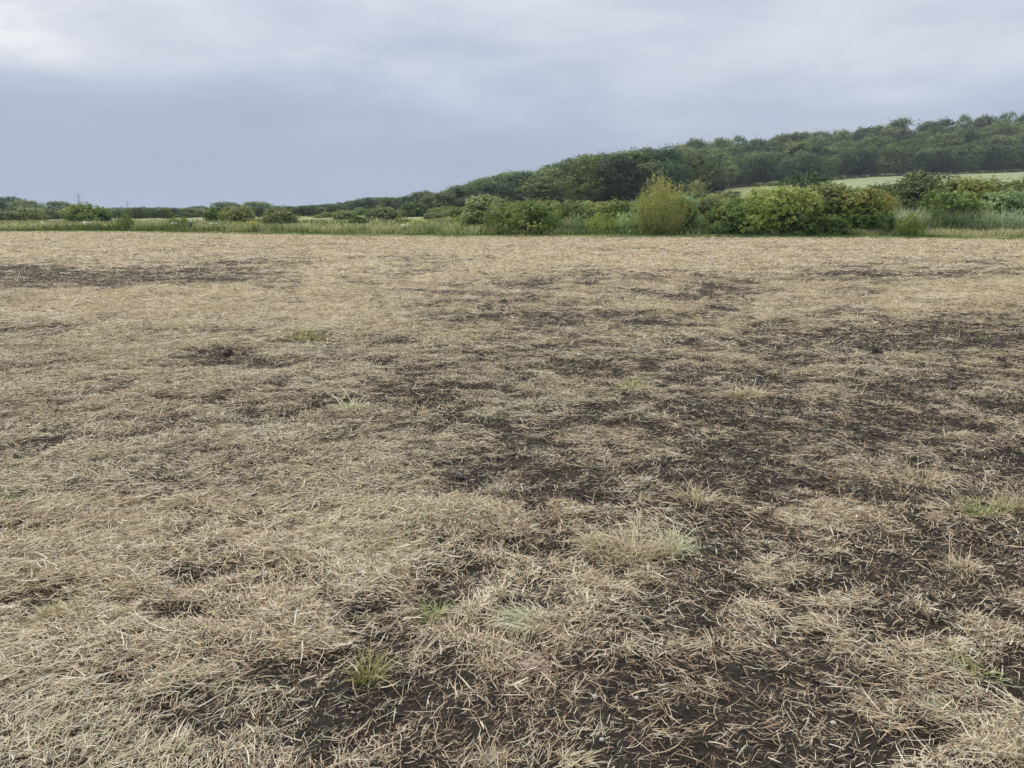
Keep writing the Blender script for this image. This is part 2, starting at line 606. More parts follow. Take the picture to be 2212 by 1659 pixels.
def build_ground():
    rows = [-80, -30, 0, 15, 30, 40]
    y = 44.0
    while y < 4600:
        rows.append(y)
        y += 1.2 if y < 90 else (4 if y < 600 else y * .08)
    rows = np.array(rows)
    u = np.linspace(-2.2, 2.2, 420)
    U, Yg = np.meshgrid(u, rows)
    Xg = U * (np.maximum(Yg, 0) + 40)
    e = edge_y(Xg / np.maximum(Yg, 5))
    Z = terrain(Xg, Yg) - .35 * sstep(e - Yg, .3, 2.5) + .12 * (fbm(Xg / 3, Yg / 3, 3, 71) - .5) * sstep(Yg, 60, 90)
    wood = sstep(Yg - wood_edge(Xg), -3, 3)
    R, K = Xg.shape
    idx = np.arange(R * K).reshape(R, K)
    Q = np.stack([idx[:-1, :-1], idx[:-1, 1:], idx[1:, 1:], idx[1:, :-1]], -1)
    me = mesh_np('ground', np.stack([Xg, Yg, Z], -1), Q, {'wood': ('POINT', wood.ravel())}, True)
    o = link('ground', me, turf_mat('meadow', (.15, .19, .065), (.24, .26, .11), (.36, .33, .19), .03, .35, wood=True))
    tag(o, None, None, kind='structure')


def build_field():
    rows, cols = 620, 760
    u = np.linspace(-1.15, 1.15, cols)
    r = np.linspace(0, 1, rows)
    U, Rr = np.meshgrid(u, r)
    ye = edge_y(U) + .8 * (vnoise(U * 60, U * 0, 3) - .5) * 1.2
    Y0 = .9
    Yg = Y0 * ((ye) / Y0) ** Rr
    Xg = U * (Yg + .4 * (1 - Rr))
    c = cover(Xg, Yg)
    Z = field_z(Xg, Yg, c)
    Z = Z - .08 * (Rr > .9985)
    idx = np.arange(rows * cols).reshape(rows, cols)
    Q = np.stack([idx[:-1, :-1], idx[:-1, 1:], idx[1:, 1:], idx[1:, :-1]], -1)
    me = mesh_np('field', np.stack([Xg, Yg, Z], -1), Q, {'cover': ('POINT', (c * (.30 + .70 * sstep(Yg, 3, 15))).ravel())}, True)
    o = link('field', me, soil_mat())
    tag(o, None, None, kind='structure')


def build_pasture():
    # sloping pasture under the wood, right of the picture
    K, R = 90, 60
    a = np.linspace(0, 1, K)
    b = np.linspace(0, 1, R)
    A, B = np.meshgrid(a, b)
    Yg0 = 130 + 235 * B
    Xg = .325 * Yg0 + A * 210
    far = wood_edge(Xg) - 20
    Yg = 130 + (far - 130) * B
    Z = terrain(Xg, Yg) + .35
    idx = np.arange(R * K).reshape(R, K)
    Q = np.stack([idx[:-1, :-1], idx[:-1, 1:], idx[1:, 1:], idx[1:, :-1]], -1)
    me = mesh_np('pasture', np.stack([Xg, Yg, Z], -1), Q, None, True)
    o = link('pasture', me, turf_mat('pasture_turf', (.20, .245, .115), (.25, .285, .145), (.28, .30, .165), .03, .25, bump=.1))
    tag(o, None, None, kind='structure')


def build_verge():
    K = 500
    u = np.linspace(-1.2, 1.2, K)
    e = edge_y(u)
    Vv = []
    offs = [-.5, .6, 1.6, 3.2, 5.5, 9]
    for k, d in enumerate(offs):
        jit = (vnoise(u * 90, u * 0 + k, 9) - .5) * (1.4 if k == 0 else .4)
        Y = e + d + jit
        Vv.append(np.stack([u * Y, Y, .05 + .06 * (k > 0) - .12 * (k == 5) + 0 * Y], -1))
    Vv = np.array(Vv)
    idx = np.arange(len(offs) * K).reshape(len(offs), K)
    Q = np.stack([idx[:-1, :-1], idx[:-1, 1:], idx[1:, 1:], idx[1:, :-1]], -1)
    me = mesh_np('grass_verge', Vv, Q, None, True)
    o = link('grass_verge', me, turf_mat('verge_turf', (.10, .15, .035), (.16, .20, .06), (.24, .25, .10), .12, 1.2))
    tag(o, None, None, kind='structure')


build_ground()
build_field()
build_pasture()
build_verge()

# ------------------------------------------------------------------ straw on the field
rg = np.random.default_rng(11)


def straw(y0, y1, dens, Lm, Wm, segs, seedk, expo):
    """loose mown straw between two depths; density per square metre"""
    A = 0
    n = int(dens * 2 * .80 * (y1 * y1 - y0 * y0) / 2 + dens * 2.2 * (y1 - y0))
    # depth distribution: uniform over area, then thinned by expo
    v = rg.random(n)
    Y = np.sqrt(y0 * y0 + v * (y1 * y1 - y0 * y0))
    keep = rg.random(n) < (y0 / Y) ** expo
    Y = Y[keep]
    X = (rg.random(len(Y)) * 2 - 1) * (.80 * Y + .9)
    ok = Y < edge_y(X / Y) - .2
    X, Y = X[ok], Y[ok]
    c = cover(X, Y)
    p = .17 + .83 * sstep(c, .22, .92)
    if y0 > 8:
        p = p * (.35 + .65 * sstep(fbm(X / .45, Y / .45, 3, 45), .36, .54))
    k = rg.random(len(X)) < p
    X, Y, c = X[k], Y[k], c[k]
    n = len(X)
    z = field_z(X, Y, c)
    grow = (Y / y0) ** .45
    # lying direction follows the mower with local swirls
    base_az = .25 + 2.6 * (fbm(X / .9, Y / .9, 2, 81) - .5) * 2
    az = base_az + rg.normal(0, .85, n) + (rg.random(n) < .5) * math.pi
    up = rg.random(n)
    tilt = np.where(up < .90, RAD(88) + rg.normal(0, RAD(7), n), RAD(55) + rg.normal(0, RAD(20), n))
    Ls = Lm * grow ** .5 * np.exp(rg.normal(0, .6, n))
    Ls = np.clip(Ls, Lm * .25, Lm * 4.5)
    Ls = np.where(up >= .90, Ls * .7, Ls)
    w = Wm * grow * np.exp(rg.normal(0, .35, n)) * (Ls / Lm / grow ** .5) ** .35
    lift = rg.random(n) * .030 * (.25 + c)
    droop = rg.normal(0, .14, n)
    tw = rg.normal(0, .55, n)
    zz = z + .002 + lift
    # keep the far end out of the soil
    B = np.stack([X, Y, zz], 1)
    V, Q = blades(B, az, tilt, Ls, w, droop, tw, segs, rg.normal(0, .17, n))
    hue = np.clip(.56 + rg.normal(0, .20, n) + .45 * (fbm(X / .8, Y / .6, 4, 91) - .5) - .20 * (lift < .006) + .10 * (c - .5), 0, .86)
    hue = np.where(rg.random(n) < .19, .02 + .2 * rg.random(n), hue)
    gpatch = sstep(fbm(X / 1.5, Y / .9, 3, 97), .54, .68)
    hue = np.where(rg.random(n) < .015 + .14 * gpatch * (Y < 12), .90 + .09 * rg.random(n), hue)
    return V, Q, np.repeat(hue, segs)


def build_straw():
    Vs, Qs, Hs, n = [], [], [], 0
    for a in ((1.1, 4.0, 24000, .026, .00128, 3, 0, 0), (4.0, 9.0, 16500, .029, .0017, 2, 1, .9), (9.0, 20, 5200, .048, .0036, 1, 2, 1.1), (20, 72, 620, .085, .009, 1, 3, 1.3)):
        V, Q, h = straw(*a)
        print('straw', a[0], len(h) // a[5])
        Vs.append(V); Qs.append(Q + n); Hs.append(h)
        n += len(V)
    me = mesh_np('mown_straw', np.concatenate(Vs), np.concatenate(Qs), {'hue': ('FACE', np.concatenate(Hs))})
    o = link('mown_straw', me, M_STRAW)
    tag(o, 'dry tan mown straw lying loose over the dark soil of the field', 'straw', kind='stuff')


build_straw()


def build_stubble():
    # low matted wisps of dead grass still rooted in the soil
    Vs, Qs, Hs, n0 = [], [], [], 0
    for (y0, y1, dens, per, L0, w0, spread) in ((1.2, 5, 11, 26, .042, .0016, .035), (5, 12, 7, 20, .05, .003, .05), (12, 30, 2.2, 12, .07, .007, .09), (30, 60, .6, 9, .10, .014, .16)):
        area = .8 * (y1 ** 2 - y0 ** 2) + 1.8 * (y1 - y0)
        m = int(area * dens)
        Y = np.sqrt(y0 * y0 + rg.random(m) * (y1 * y1 - y0 * y0))
        X = (rg.random(m) * 2 - 1) * (.80 * Y + .9)
        k = Y < edge_y(X / Y) - .5
        X, Y = X[k], Y[k]
        m = len(X)
        caz = rg.random(m) * 6.28
        chue = rg.choice([.40, .52, .62, .74, .90, .24], m, p=[.22, .25, .23, .15, .06, .09])
        csz = np.exp(rg.normal(0, .35, m))
        cX = np.repeat(X, per) + rg.normal(0, spread, m * per) * np.repeat(csz, per)
        cY = np.repeat(Y, per) + rg.normal(0, spread * .7, m * per) * np.repeat(csz, per)
        n = len(cX)
        az = np.where(rg.random(n) < .6, np.repeat(caz, per) + rg.normal(0, .6, n), rg.random(n) * 6.28)
        z = field_z(cX, cY)
        V, Q = blades(np.stack([cX, cY, z - .002], 1), az, np.clip(rg.normal(1.15, .3, n), .2, 1.5), L0 * np.repeat(csz, per) * np.exp(rg.normal(0, .4, n)), w0 * np.exp(rg.normal(0, .3, n)), np.abs(rg.normal(.2, .2, n)), rg.normal(0, .5, n), 2, rg.normal(0, .22, n))
        Vs.append(V); Qs.append(Q + n0); n0 += len(V)
        Hs.append(np.repeat(np.clip(np.repeat(chue, per) + rg.normal(0, .1, n), 0, .97), 2))
    me = mesh_np('stubble', np.concatenate(Vs), np.concatenate(Qs), {'hue': ('FACE', np.concatenate(Hs))})
    o = link('stubble', me, M_STRAW)
    tag(o, 'low wisps of dead stubble rooted all over the mown field', 'stubble', kind='stuff')


build_stubble()


def build_crumbs():
    # loose crumbs and small clods of soil
    V0 = np.array([(1, 0, 0), (0, 1, 0), (-1, 0, 0), (0, -1, 0), (0, 0, 1), (0, 0, -1.)])
    F0 = np.array([(0, 1, 4), (1, 2, 4), (2, 3, 4), (3, 0, 4), (1, 0, 5), (2, 1, 5), (3, 2, 5), (0, 3, 5)])
    Vs, Fs, n0 = [], [], 0
    for (y0, y1, dens, r0) in ((1.1, 4, 4200, .0042), (4, 9, 1500, .007), (9, 16, 200, .009)):
        m = int(dens * (.8 * (y1 ** 2 - y0 ** 2) + 1.8 * (y1 - y0)))
        Y = np.sqrt(y0 * y0 + rg.random(m) * (y1 * y1 - y0 * y0))
        X = (rg.random(m) * 2 - 1) * (.80 * Y + .9)
        c = cover(X, Y)
        k = rg.random(m) < 1.05 - c
        X, Y, c = X[k], Y[k], c[k]
        m = len(X)
        r = r0 * np.exp(np.clip(rg.normal(0, .5, m), -2, .9))
        P = V0[None] * np.exp(rg.normal(0, .25, (m, 6, 1))) + rg.normal(0, .2, (m, 6, 3))
        a = rg.random(m) * 6.28
        ca, sa = np.cos(a)[:, None], np.sin(a)[:, None]
        P = np.stack([P[..., 0] * ca - P[..., 1] * sa, P[..., 0] * sa + P[..., 1] * ca, P[..., 2] * .75], -1) * r[:, None, None]
        P += np.stack([X, Y, field_z(X, Y, c) + r * .3], 1)[:, None]
        Vs.append(P.reshape(-1, 3))
        Fs.append((np.arange(m)[:, None, None] * 6 + F0[None]).reshape(-1, 3) + n0)
        n0 += m * 6
    me = mesh_np('soil_crumbs', np.concatenate(Vs), np.concatenate(Fs), None, False, 3)
    o = link('soil_crumbs', me, bark_mat('dark_soil', (.014, .011, .008), (.060, .047, .037)))
    tag(o, 'loose dark crumbs of soil between the straw', 'soil', kind='stuff')


build_crumbs()

# ------------------------------------------------------------------ separate tufts and clods on the field
def make_tuft(name, label, qx, qy, rad, hgt, nbl, mat, lean=None, spread=1.0, group=None, w=.0035, seed=1, elong=1.0):
    g = np.random.default_rng(seed)
    X, Y = ground_hit(qx * QS, qy * QS)
    z = float(field_z(np.array([X]), np.array([Y]))[0])
    n = int(nbl * .8)
    hgt = hgt * .62
    rad = rad * .8
    if Y < 2.3:
        rad, hgt, w = rad * .7, hgt * .7, w * .55
    elif Y < 4.5:
        w = w * .75
    if Y > 4.5:
        rad, hgt, w, n = rad * .62, hgt * .8, w * .75, int(n * .8)
    r = rad * .62 * g.random(n) ** .6
    th = g.random(n) * 2 * math.pi
    bx, by = r * np.cos(th) * elong, r * np.sin(th)
    az = th + g.normal(0, .9, n)
    if lean is not None:
        az = lean + g.normal(0, .62, n)
    tilt = np.clip(np.abs(g.normal(1.0, .38, n)) * spread, .05, 1.55)
    if lean is not None:
        tilt = np.clip(g.normal(1.15, .18, n), .5, 1.5)
    Ls = np.hypot(hgt, rad * .6) * np.exp(g.normal(-.15, .45, n))
    B = np.stack([bx, by, np.full(n, -.02)], 1)
    V, Q = blades(B, az, tilt, Ls, w * np.exp(g.normal(0, .25, n)), np.abs(g.normal(.28, .18, n)), g.normal(0, .4, n), 3)
    V[:, 2] = np.maximum(V[:, 2], -.022)
    hue = np.clip(g.normal(.58, .32, n), 0, 1)
    me = mesh_np(name, V, Q, {'hue': ('FACE', np.repeat(hue, 3))})
    o = link(name, me, mat)
    o.location = (X, Y, z + (.02 if Y < 4.5 else .01))
    tag(o, label, 'grass tuft', group)
    return o


G_T = 'grass tufts left standing on the field'
TUFTS = [
    ('big pale straw tuft combed to the left on dark soil, centre foreground', 1150, 1352, .17, .07, 420, M_TUFT_PALE, math.pi, 1, .0042, 1),
    ('pinkish flattened tuft lying just below the big pale tuft', 1165, 1436, .11, .04, 200, M_TUFT_PINK, math.pi * 1.12, 1, .005, 1),
    ('wide bushy tan tuft, left half of the tall pair right of centre', 1360, 1200, .20, .12, 520, M_TUFT_TAN, None, .8, .004, 2.2),
    ('pale upright tuft, right half of the tall pair right of centre', 1458, 1186, .13, .14, 260, M_TUFT_PALE, None, .75, .004, 1.2),
    ('bright green grass tuft near the right edge of the foreground', 2112, 1455, .10, .085, 90, M_TUFT_GREEN, None, .8, .0055, 1.5),
    ('yellow green tuft low in the foreground, left of the pinkish tuft', 795, 1455, .12, .10, 190, M_TUFT_OLIVE, None, .7, .004, 1),
    ('upright green tuft behind the yellow green one, left of the big pale tuft', 940, 1332, .10, .13, 130, M_TUFT_GREEN, None, .6, .004, 1),
    ('low pale green tuft left of centre, halfway down the field', 865, 1188, .13, .10, 170, M_TUFT_OLIVE, None, .8, .0036, 1.4),
    ('low olive tuft near the left edge of the foreground', 132, 1340, .11, .08, 170, M_TUFT_OLIVE, None, .8, .004, 1),
    ('dark green tuft by the right edge, above the bright green one', 2125, 1112, .15, .11, 220, M_TUFT_GREEN, None, .8, .004, 1.4),
    ('fluffy tan tuft cut by the right edge beside the dark green tuft', 2190, 1100, .17, .13, 300, M_TUFT_TAN, None, .8, .004, 1.5),
    ('small yellow green tuft far up the field, right of centre', 1365, 840, .28, .13, 200, M_TUFT_GREEN, None, .9, .007, 1.5),
    ('tan tuft cluster right of centre behind the dark soil', 1610, 855, .36, .16, 320, M_TUFT_TAN, None, .9, .008, 1.8),
    ('white-tan tuft left of centre on the straw boundary', 755, 880, .26, .14, 260, M_TUFT_PALE, None, .9, .007, 1.5),
    ('tan tuft beside the white-tan one, a little to its right', 905, 882, .20, .13, 200, M_TUFT_TAN, None, .9, .007, 1.3),
    ('pale tuft with fallen blades right of the wide pair of tufts', 1590, 1310, .10, .05, 130, M_TUFT_TAN, .4, 1, .004, 1),
    ('tan tuft at the bottom edge just left of centre', 1060, 1645, .08, .09, 150, M_TUFT_TAN, None, .7, .004, 1.2),
    ('brownish matted tuft in the bottom right corner', 2150, 1625, .14, .08, 420, M_TUFT_TAN, None, 1.1, .0035, 1.5),
    ('pale flattened tuft at the bottom, right of centre', 1240, 1640, .11, .05, 200, M_TUFT_TAN, .2, 1, .004, 1.4),
    ('small green tuft at the left edge, halfway down the field', 12, 1085, .12, .08, 100, M_TUFT_GREEN, None, .9, .004, 1),
    ('green grey tuft on the straw left of centre, below the dark streak', 660, 735, .5, .14, 300, M_TUFT_OLIVE, None, .9, .009, 1.8),
    ('pale grey tuft fanned out near the right bottom, below the bright green one', 2040, 1520, .13, .05, 200, M_TUFT_PALE, 2.6, 1, .0035, 1.2),
    ('sandy tuft right of centre in the lower foreground', 1550, 1400, .12, .06, 200, M_TUFT_TAN, None, 1.1, .0035, 1.3),
    ('low sandy tuft on the right, between the dark green and bright green tufts', 2080, 1235, .12, .07, 180, M_TUFT_TAN, None, 1.0, .0035, 1.3),
    ('tan tuft above and right of the wide pair of tufts', 1500, 1080, .16, .11, 230, M_TUFT_TAN, None, .9, .005, 1.4),
    ('tan tuft with upright blades far right below the dark clods', 1990, 1045, .18, .13, 240, M_TUFT_TAN, None, .9, .005, 1.4),
]
for i, (lab, qx, qy, rad, h, nb, mt, lean, spread, w, el) in enumerate(TUFTS):
    make_tuft('grass_tuft', lab, qx, qy, rad, h, nb, mt, lean, spread, G_T, w, 100 + i, el)


def clod_mesh(seed, r, spikes=0):
    g = np.random.default_rng(seed)
    nu, nv = 22, 14
    V = []
    for j in range(nv):
        ph = math.pi * j / (nv - 1)
        for i in range(nu):
            th = 2 * math.pi * i / nu
            d = np.array([math.sin(ph) * math.cos(th), math.sin(ph) * math.sin(th), math.cos(ph)])
            V.append(d)
    V = np.array(V)
    k = .72 + .55 * fbm(V[:, 0] * 2.1 + 5 + seed, V[:, 1] * 2.1 + V[:, 2] * 1.7, 4, seed)
    V = V * (k * r)[:, None] * np.array([1.15, .9, .8])
    Q = []
    for j in range(nv - 1):
        for i in range(nu):
            Q.append((j * nu + i, j * nu + (i + 1) % nu, (j + 1) * nu + (i + 1) % nu, (j + 1) * nu + i))
    b = Buf()
    b.add(V, np.array(Q))
    for s in range(spikes):
        a = g.random() * 6.28
        tl = .3 + .5 * g.random()
        p = np.array([math.cos(a) * r * .4, math.sin(a) * r * .4, r * .3])
        d = np.array([math.cos(a) * math.sin(tl), math.sin(a) * math.sin(tl), math.cos(tl)])
        vv, qq = tube_np([p, p + d * r * .6 + g.normal(0, r * .15, 3), p + d * r * 1.1 + np.array([0, 0, -.1 * r])], [r * .3, r * .2, r * .05], 5)
        b.add(vv, qq)
    return b.mesh('clod')


M_PEAT = bark_mat('peat', (.012, .008, .006), (.045, .030, .023))
M_PEAT.node_tree.nodes['Noise Texture'].inputs['Scale'].default_value = 30
M_STONE = bark_mat('flint', (.28, .26, .22), (.50, .47, .42))
for i, (lab, qx, qy, r, sp) in enumerate([
    ('black upturned clod with root stumps on the right half of the field', 1896, 768, .055, 7),
    ('small black clod close to the right edge of the field', 2162, 786, .045, 3),
    ('flat dark clod left of the black upturned one', 1686, 762, .05, 4),
    ('dark rooty clod on the pale straw left of centre', 495, 768, .055, 4),
    ('small dark clod on the tan straw left of centre, right of the rooty one', 1005, 768, .04, 3),
    ('small round brown clod at the left, in front of the dark soil streak', 142, 1218, .022, 0),
]):
    X, Y = ground_hit(qx * QS, qy * QS)
    o = link('soil_clod', clod_mesh(200 + i, r, sp), M_PEAT)
    o.location = (X, Y, float(field_z(np.array([X]), np.array([Y]))[0]) + r * .3)
    tag(o, lab, 'soil clod', 'dark clods on the field')

g = np.random.default_rng(77)
for i, (lab, qx, qy, r) in enumerate([
    ('pale rounded pebble on dark soil at the bottom right of centre', 1300, 1605, .010),
    ('white pebble between straws low in the centre right', 1285, 1505, .011),
    ('pale pebble in dark soil above the big pale tuft', 1117, 995, .011),
    ('white angular flint lower right, under the pebble row', 1375, 1512, .010),
    ('pale flint in the bottom left corner among the straw', 85, 1565, .014),
    ('white chip of flint near the bottom right, left of the matted tuft', 1800, 1560, .012),
]):
    X, Y = ground_hit(qx * QS, qy * QS)
    o = link('pebble', clod_mesh(300 + i, r * .75, 0), M_STONE)
    o.location = (X, Y, float(field_z(np.array([X]), np.array([Y]))[0]) + r * .9 + .006)
    tag(o, lab, 'pebble', 'pale pebbles on the soil')


# ------------------------------------------------------------------ foliage
def leaf_quads(P, Nn, size, g, aspect=.6):
    n = len(P)
    Nn = Nn / (np.linalg.norm(Nn, axis=1, keepdims=True) + 1e-9)
    r = g.normal(0, 1, (n, 3))
    a = np.cross(Nn, r)
    a /= np.linalg.norm(a, axis=1, keepdims=True) + 1e-9
    b = np.cross(Nn, a)
    s = (size * np.exp(g.normal(0, .28, n)))[:, None]
    V = np.empty((n, 4, 3))
    V[:, 0] = P - a * s * .5
    V[:, 1] = P + b * s * .5 * aspect - a * s * .05
    V[:, 2] = P + a * s * .5
    V[:, 3] = P - b * s * .5 * aspect + a * s * .08
    return V.reshape(-1, 3), np.arange(n * 4).reshape(-1, 4)


def unit(v):
    return v / (np.linalg.norm(v, axis=-1, keepdims=True) + 1e-9)


def crown_lobed(seed, H, W, nl=22, sprays=900, per=8, leaf=.2, low=.12, lr=(.15, .25), top=.6, flat=.8, gap=0.0, hue0=.45, hue_h=.25, poke=1.0, D=None):
    """crown made of sprays of leaves over overlapping boughs -> verts, quads, hue, bough centres"""
    g = np.random.default_rng(seed)
    D = D or W
    t = g.random(nl) ** .8
    zc = H * (low + (1 - low) * t) * .92
    prof = np.sin(np.clip((t * (1 - top) / (1 - top) * .0 + np.where(t < top, .5 + .5 * t / top, 1 - .70 * (t - top) / (1 - top))), 0, 1) * math.pi / 2)
    th = g.random(nl) * 2 * math.pi
    rr = np.sqrt(g.random(nl)) * .74 * prof
    cen = np.stack([np.cos(th) * rr * W / 2, np.sin(th) * rr * D / 2, zc], 1)
    lrad = W * (lr[0] + (lr[1] - lr[0]) * g.random(nl)) * (.75 + .35 * prof)
    cen[:, 2] = np.minimum(cen[:, 2], H - lrad * flat * .95)
    lh = g.normal(0, .17, nl)
    li = g.integers(0, nl, sprays)
    d = unit(g.normal(0, 1, (sprays, 3)) + np.array([0, 0, .25]))
    # uneven surface: radius modulated by noise, some boughs hollow
    rm = .72 + .42 * fbm(d[:, 0] * 2.5 + li * 3.1, d[:, 1] * 2.5 + d[:, 2] * 2.1, 3, seed)
    p = cen[li] + d * (lrad[li] * rm)[:, None] * np.array([1, 1, flat])
    keep = np.ones(sprays, bool)
    for k in range(nl):
        q = (p - cen[k]) / np.array([1, 1, flat])
        keep &= ~((np.linalg.norm(q, axis=1) < lrad[k] * .66) & (li != k))
    if gap > 0:
        keep &= vnoise(p[:, 0] / W * 7 + 9, p[:, 2] / W * 7 + p[:, 1] / W * 5, seed + 5) > gap
    keep &= p[:, 2] > H * .01
    p, d, li = p[keep], d[keep], li[keep]
    m = len(p)
    sd = unit(d * .8 + np.array([0, 0, .35]) + g.normal(0, .45, (m, 3)))
    sl = leaf * 2.6 * np.exp(g.normal(0, .35, m)) * poke
    s = g.random((m, per))
    PP = p[:, None, :] + sd[:, None, :] * (sl[:, None] * s)[..., None] + g.normal(0, leaf * .42, (m, per, 3))
    NN = d[:, None, :] + np.array([0, 0, .45]) + g.normal(0, .38, (m, per, 3))
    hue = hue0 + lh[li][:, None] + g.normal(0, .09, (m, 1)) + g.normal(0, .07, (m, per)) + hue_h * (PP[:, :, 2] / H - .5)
    V, Q = leaf_quads(PP.reshape(-1, 3), NN.reshape(-1, 3), leaf, g)
    kz = H / np.percentile(V[:, 2], 99.7)
    kx = W / (np.percentile(V[:, 0], 98.5) - np.percentile(V[:, 0], 1.5))
    V[:, 2] *= kz
    V[:, :2] *= kx
    cen = cen * np.array([kx, kx, kz])
    return V, Q, np.clip(hue.ravel(), 0, 1), cen


def wood_mesh(seed, cen, H, r0, tw=.35, name='trunk'):
    g = np.random.default_rng(seed + 900)
    b = Buf()
    top = cen[:, 2].max() * .8
    pts = [np.array([0, 0, -.3])]
    k = 6
    for i in range(1, k + 1):
        pts.append(np.array([g.normal(0, tw * r0 * 2) * i / k, g.normal(0, tw * r0 * 2) * i / k, top * i / k]))
    rad = [r0 * (1.25 - 1.1 * i / k) for i in range(k + 1)]
    b.add(*tube_np(pts, rad, 7))
    for c in cen[:16]:
        j = int(g.integers(1, k))
        while j > 1 and pts[j][2] > c[2] * .85:
            j -= 1
        a = pts[j]
        mid = a * .45 + c * .55 + np.array([0, 0, -.06 * H]) + g.normal(0, .03 * H, 3)
        b.add(*tube_np([a, mid, c], [rad[j] * .55, rad[j] * .33, r0 * .08], 5))
    return b.mesh(name)


def crown_shoots(seed, H, W, n=90, per=40, leaf=.14, base_w=.25, hue0=.5, hue_h=.3, start=.12, vase=1.0, lw=.35, drop=.40):
    """upright shoots fanning from the base, leaves strung along them"""
    g = np.random.default_rng(seed)
    th = g.random(n) * 2 * math.pi
    rr = np.sqrt(g.random(n))
    hh = H * (1 - drop * rr ** 1.5) * np.clip(g.normal(.95, .12, n), .5, 1.06)
    P0 = np.stack([np.cos(th) * rr * W * base_w, np.sin(th) * rr * W * base_w, np.zeros(n)], 1)
    P2 = np.stack([np.cos(th) * rr * W * .47 * vase, np.sin(th) * rr * W * .47 * vase, hh], 1) + g.normal(0, W * .06, (n, 3)) * [1, 1, 0]
    P1 = np.stack([np.cos(th) * rr * W * .52, np.sin(th) * rr * W * .52, hh * .45], 1)
    s = start + (1 - start) * g.random((n, per))
    PP = ((1 - s) ** 2)[..., None] * P0[:, None] + (2 * s * (1 - s))[..., None] * P1[:, None] + (s ** 2)[..., None] * P2[:, None]
    spread = leaf * (.45 + 2.0 * (1 - s))[..., None]
    PP = PP + g.normal(0, 1, (n, per, 3)) * spread
    out = PP * np.array([1, 1, 0])
    NN = unit(out) * .8 + np.array([0, 0, .5]) + g.normal(0, .6, (n, per, 3))
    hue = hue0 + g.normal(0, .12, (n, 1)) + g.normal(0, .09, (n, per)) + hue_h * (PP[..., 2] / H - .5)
    V, Q = leaf_quads(PP.reshape(-1, 3), NN.reshape(-1, 3), leaf, g, lw)
    b = Buf()
    for i in range(n):
        vv, qq = tube_np([P0[i] - [0, 0, .1], .25 * P0[i] + .5 * P1[i] + .25 * P2[i], P2[i]], [.028 * H / 5, .018 * H / 5, .005 * H / 5], 4)
        b.add(vv, qq)
    return V, Q, np.clip(hue.ravel(), 0, 1), b.mesh('stems')


def merge(parts):
    V, Q, Hh, n = [], [], [], 0
    for v, q, h in parts:
        V.append(v); Q.append(q + n); Hh.append(h)
        n += len(v)
    return np.concatenate(V), np.concatenate(Q), np.concatenate(Hh)


def pos_for(qx, Y):
    """ground point under a surveyed column at a given depth"""
    X = 0.0
    for _ in range(4):
        z = float(terrain(np.array([X]), np.array([Y]))[0])
        zf = Y * cp - (z + 2 - CAM_H) * sp_
        X = (qx * QS - 512) / F * zf
    return X, Y, float(terrain(np.array([X]), np.array([Y]))[0])


def height_for(qy, Y, z0):
    """height above z0 that reaches the surveyed row at depth Y"""
    k = (384 - qy * QS) / F
    dz = Y * (k * cp - sp_) / (cp + k * sp_)
    return dz + CAM_H - z0


# (label, x, top y, width, depth, kind, material, options)
def plant(name, label, cat, qx, qtop, qw, Y, kind, mat, group=None, seed=1, bark=None, names=('crown', 'trunk'), **kw):
    X, Y, z = pos_for(qx, Y)
    H = height_for(qtop, Y, z)
    W = qw * QS / F * Y
    H = max(H, .5)
    root = thing(name, label, cat, (X, Y, z - .05), group)
    if kind == 'shoots':
        V, Q, h, st = crown_shoots(seed, H, W, **kw)
        link(names[1] if names[1] != 'trunk' else 'stems', st, bark or M_TWIG, root)
    else:
        V, Q, h, cen = crown_lobed(seed, H, W, **kw)
        link(names[1], wood_mesh(seed, cen, H, max(.035 * H, .06)), bark or M_BARK, root)
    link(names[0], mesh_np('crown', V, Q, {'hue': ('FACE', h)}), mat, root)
    return root


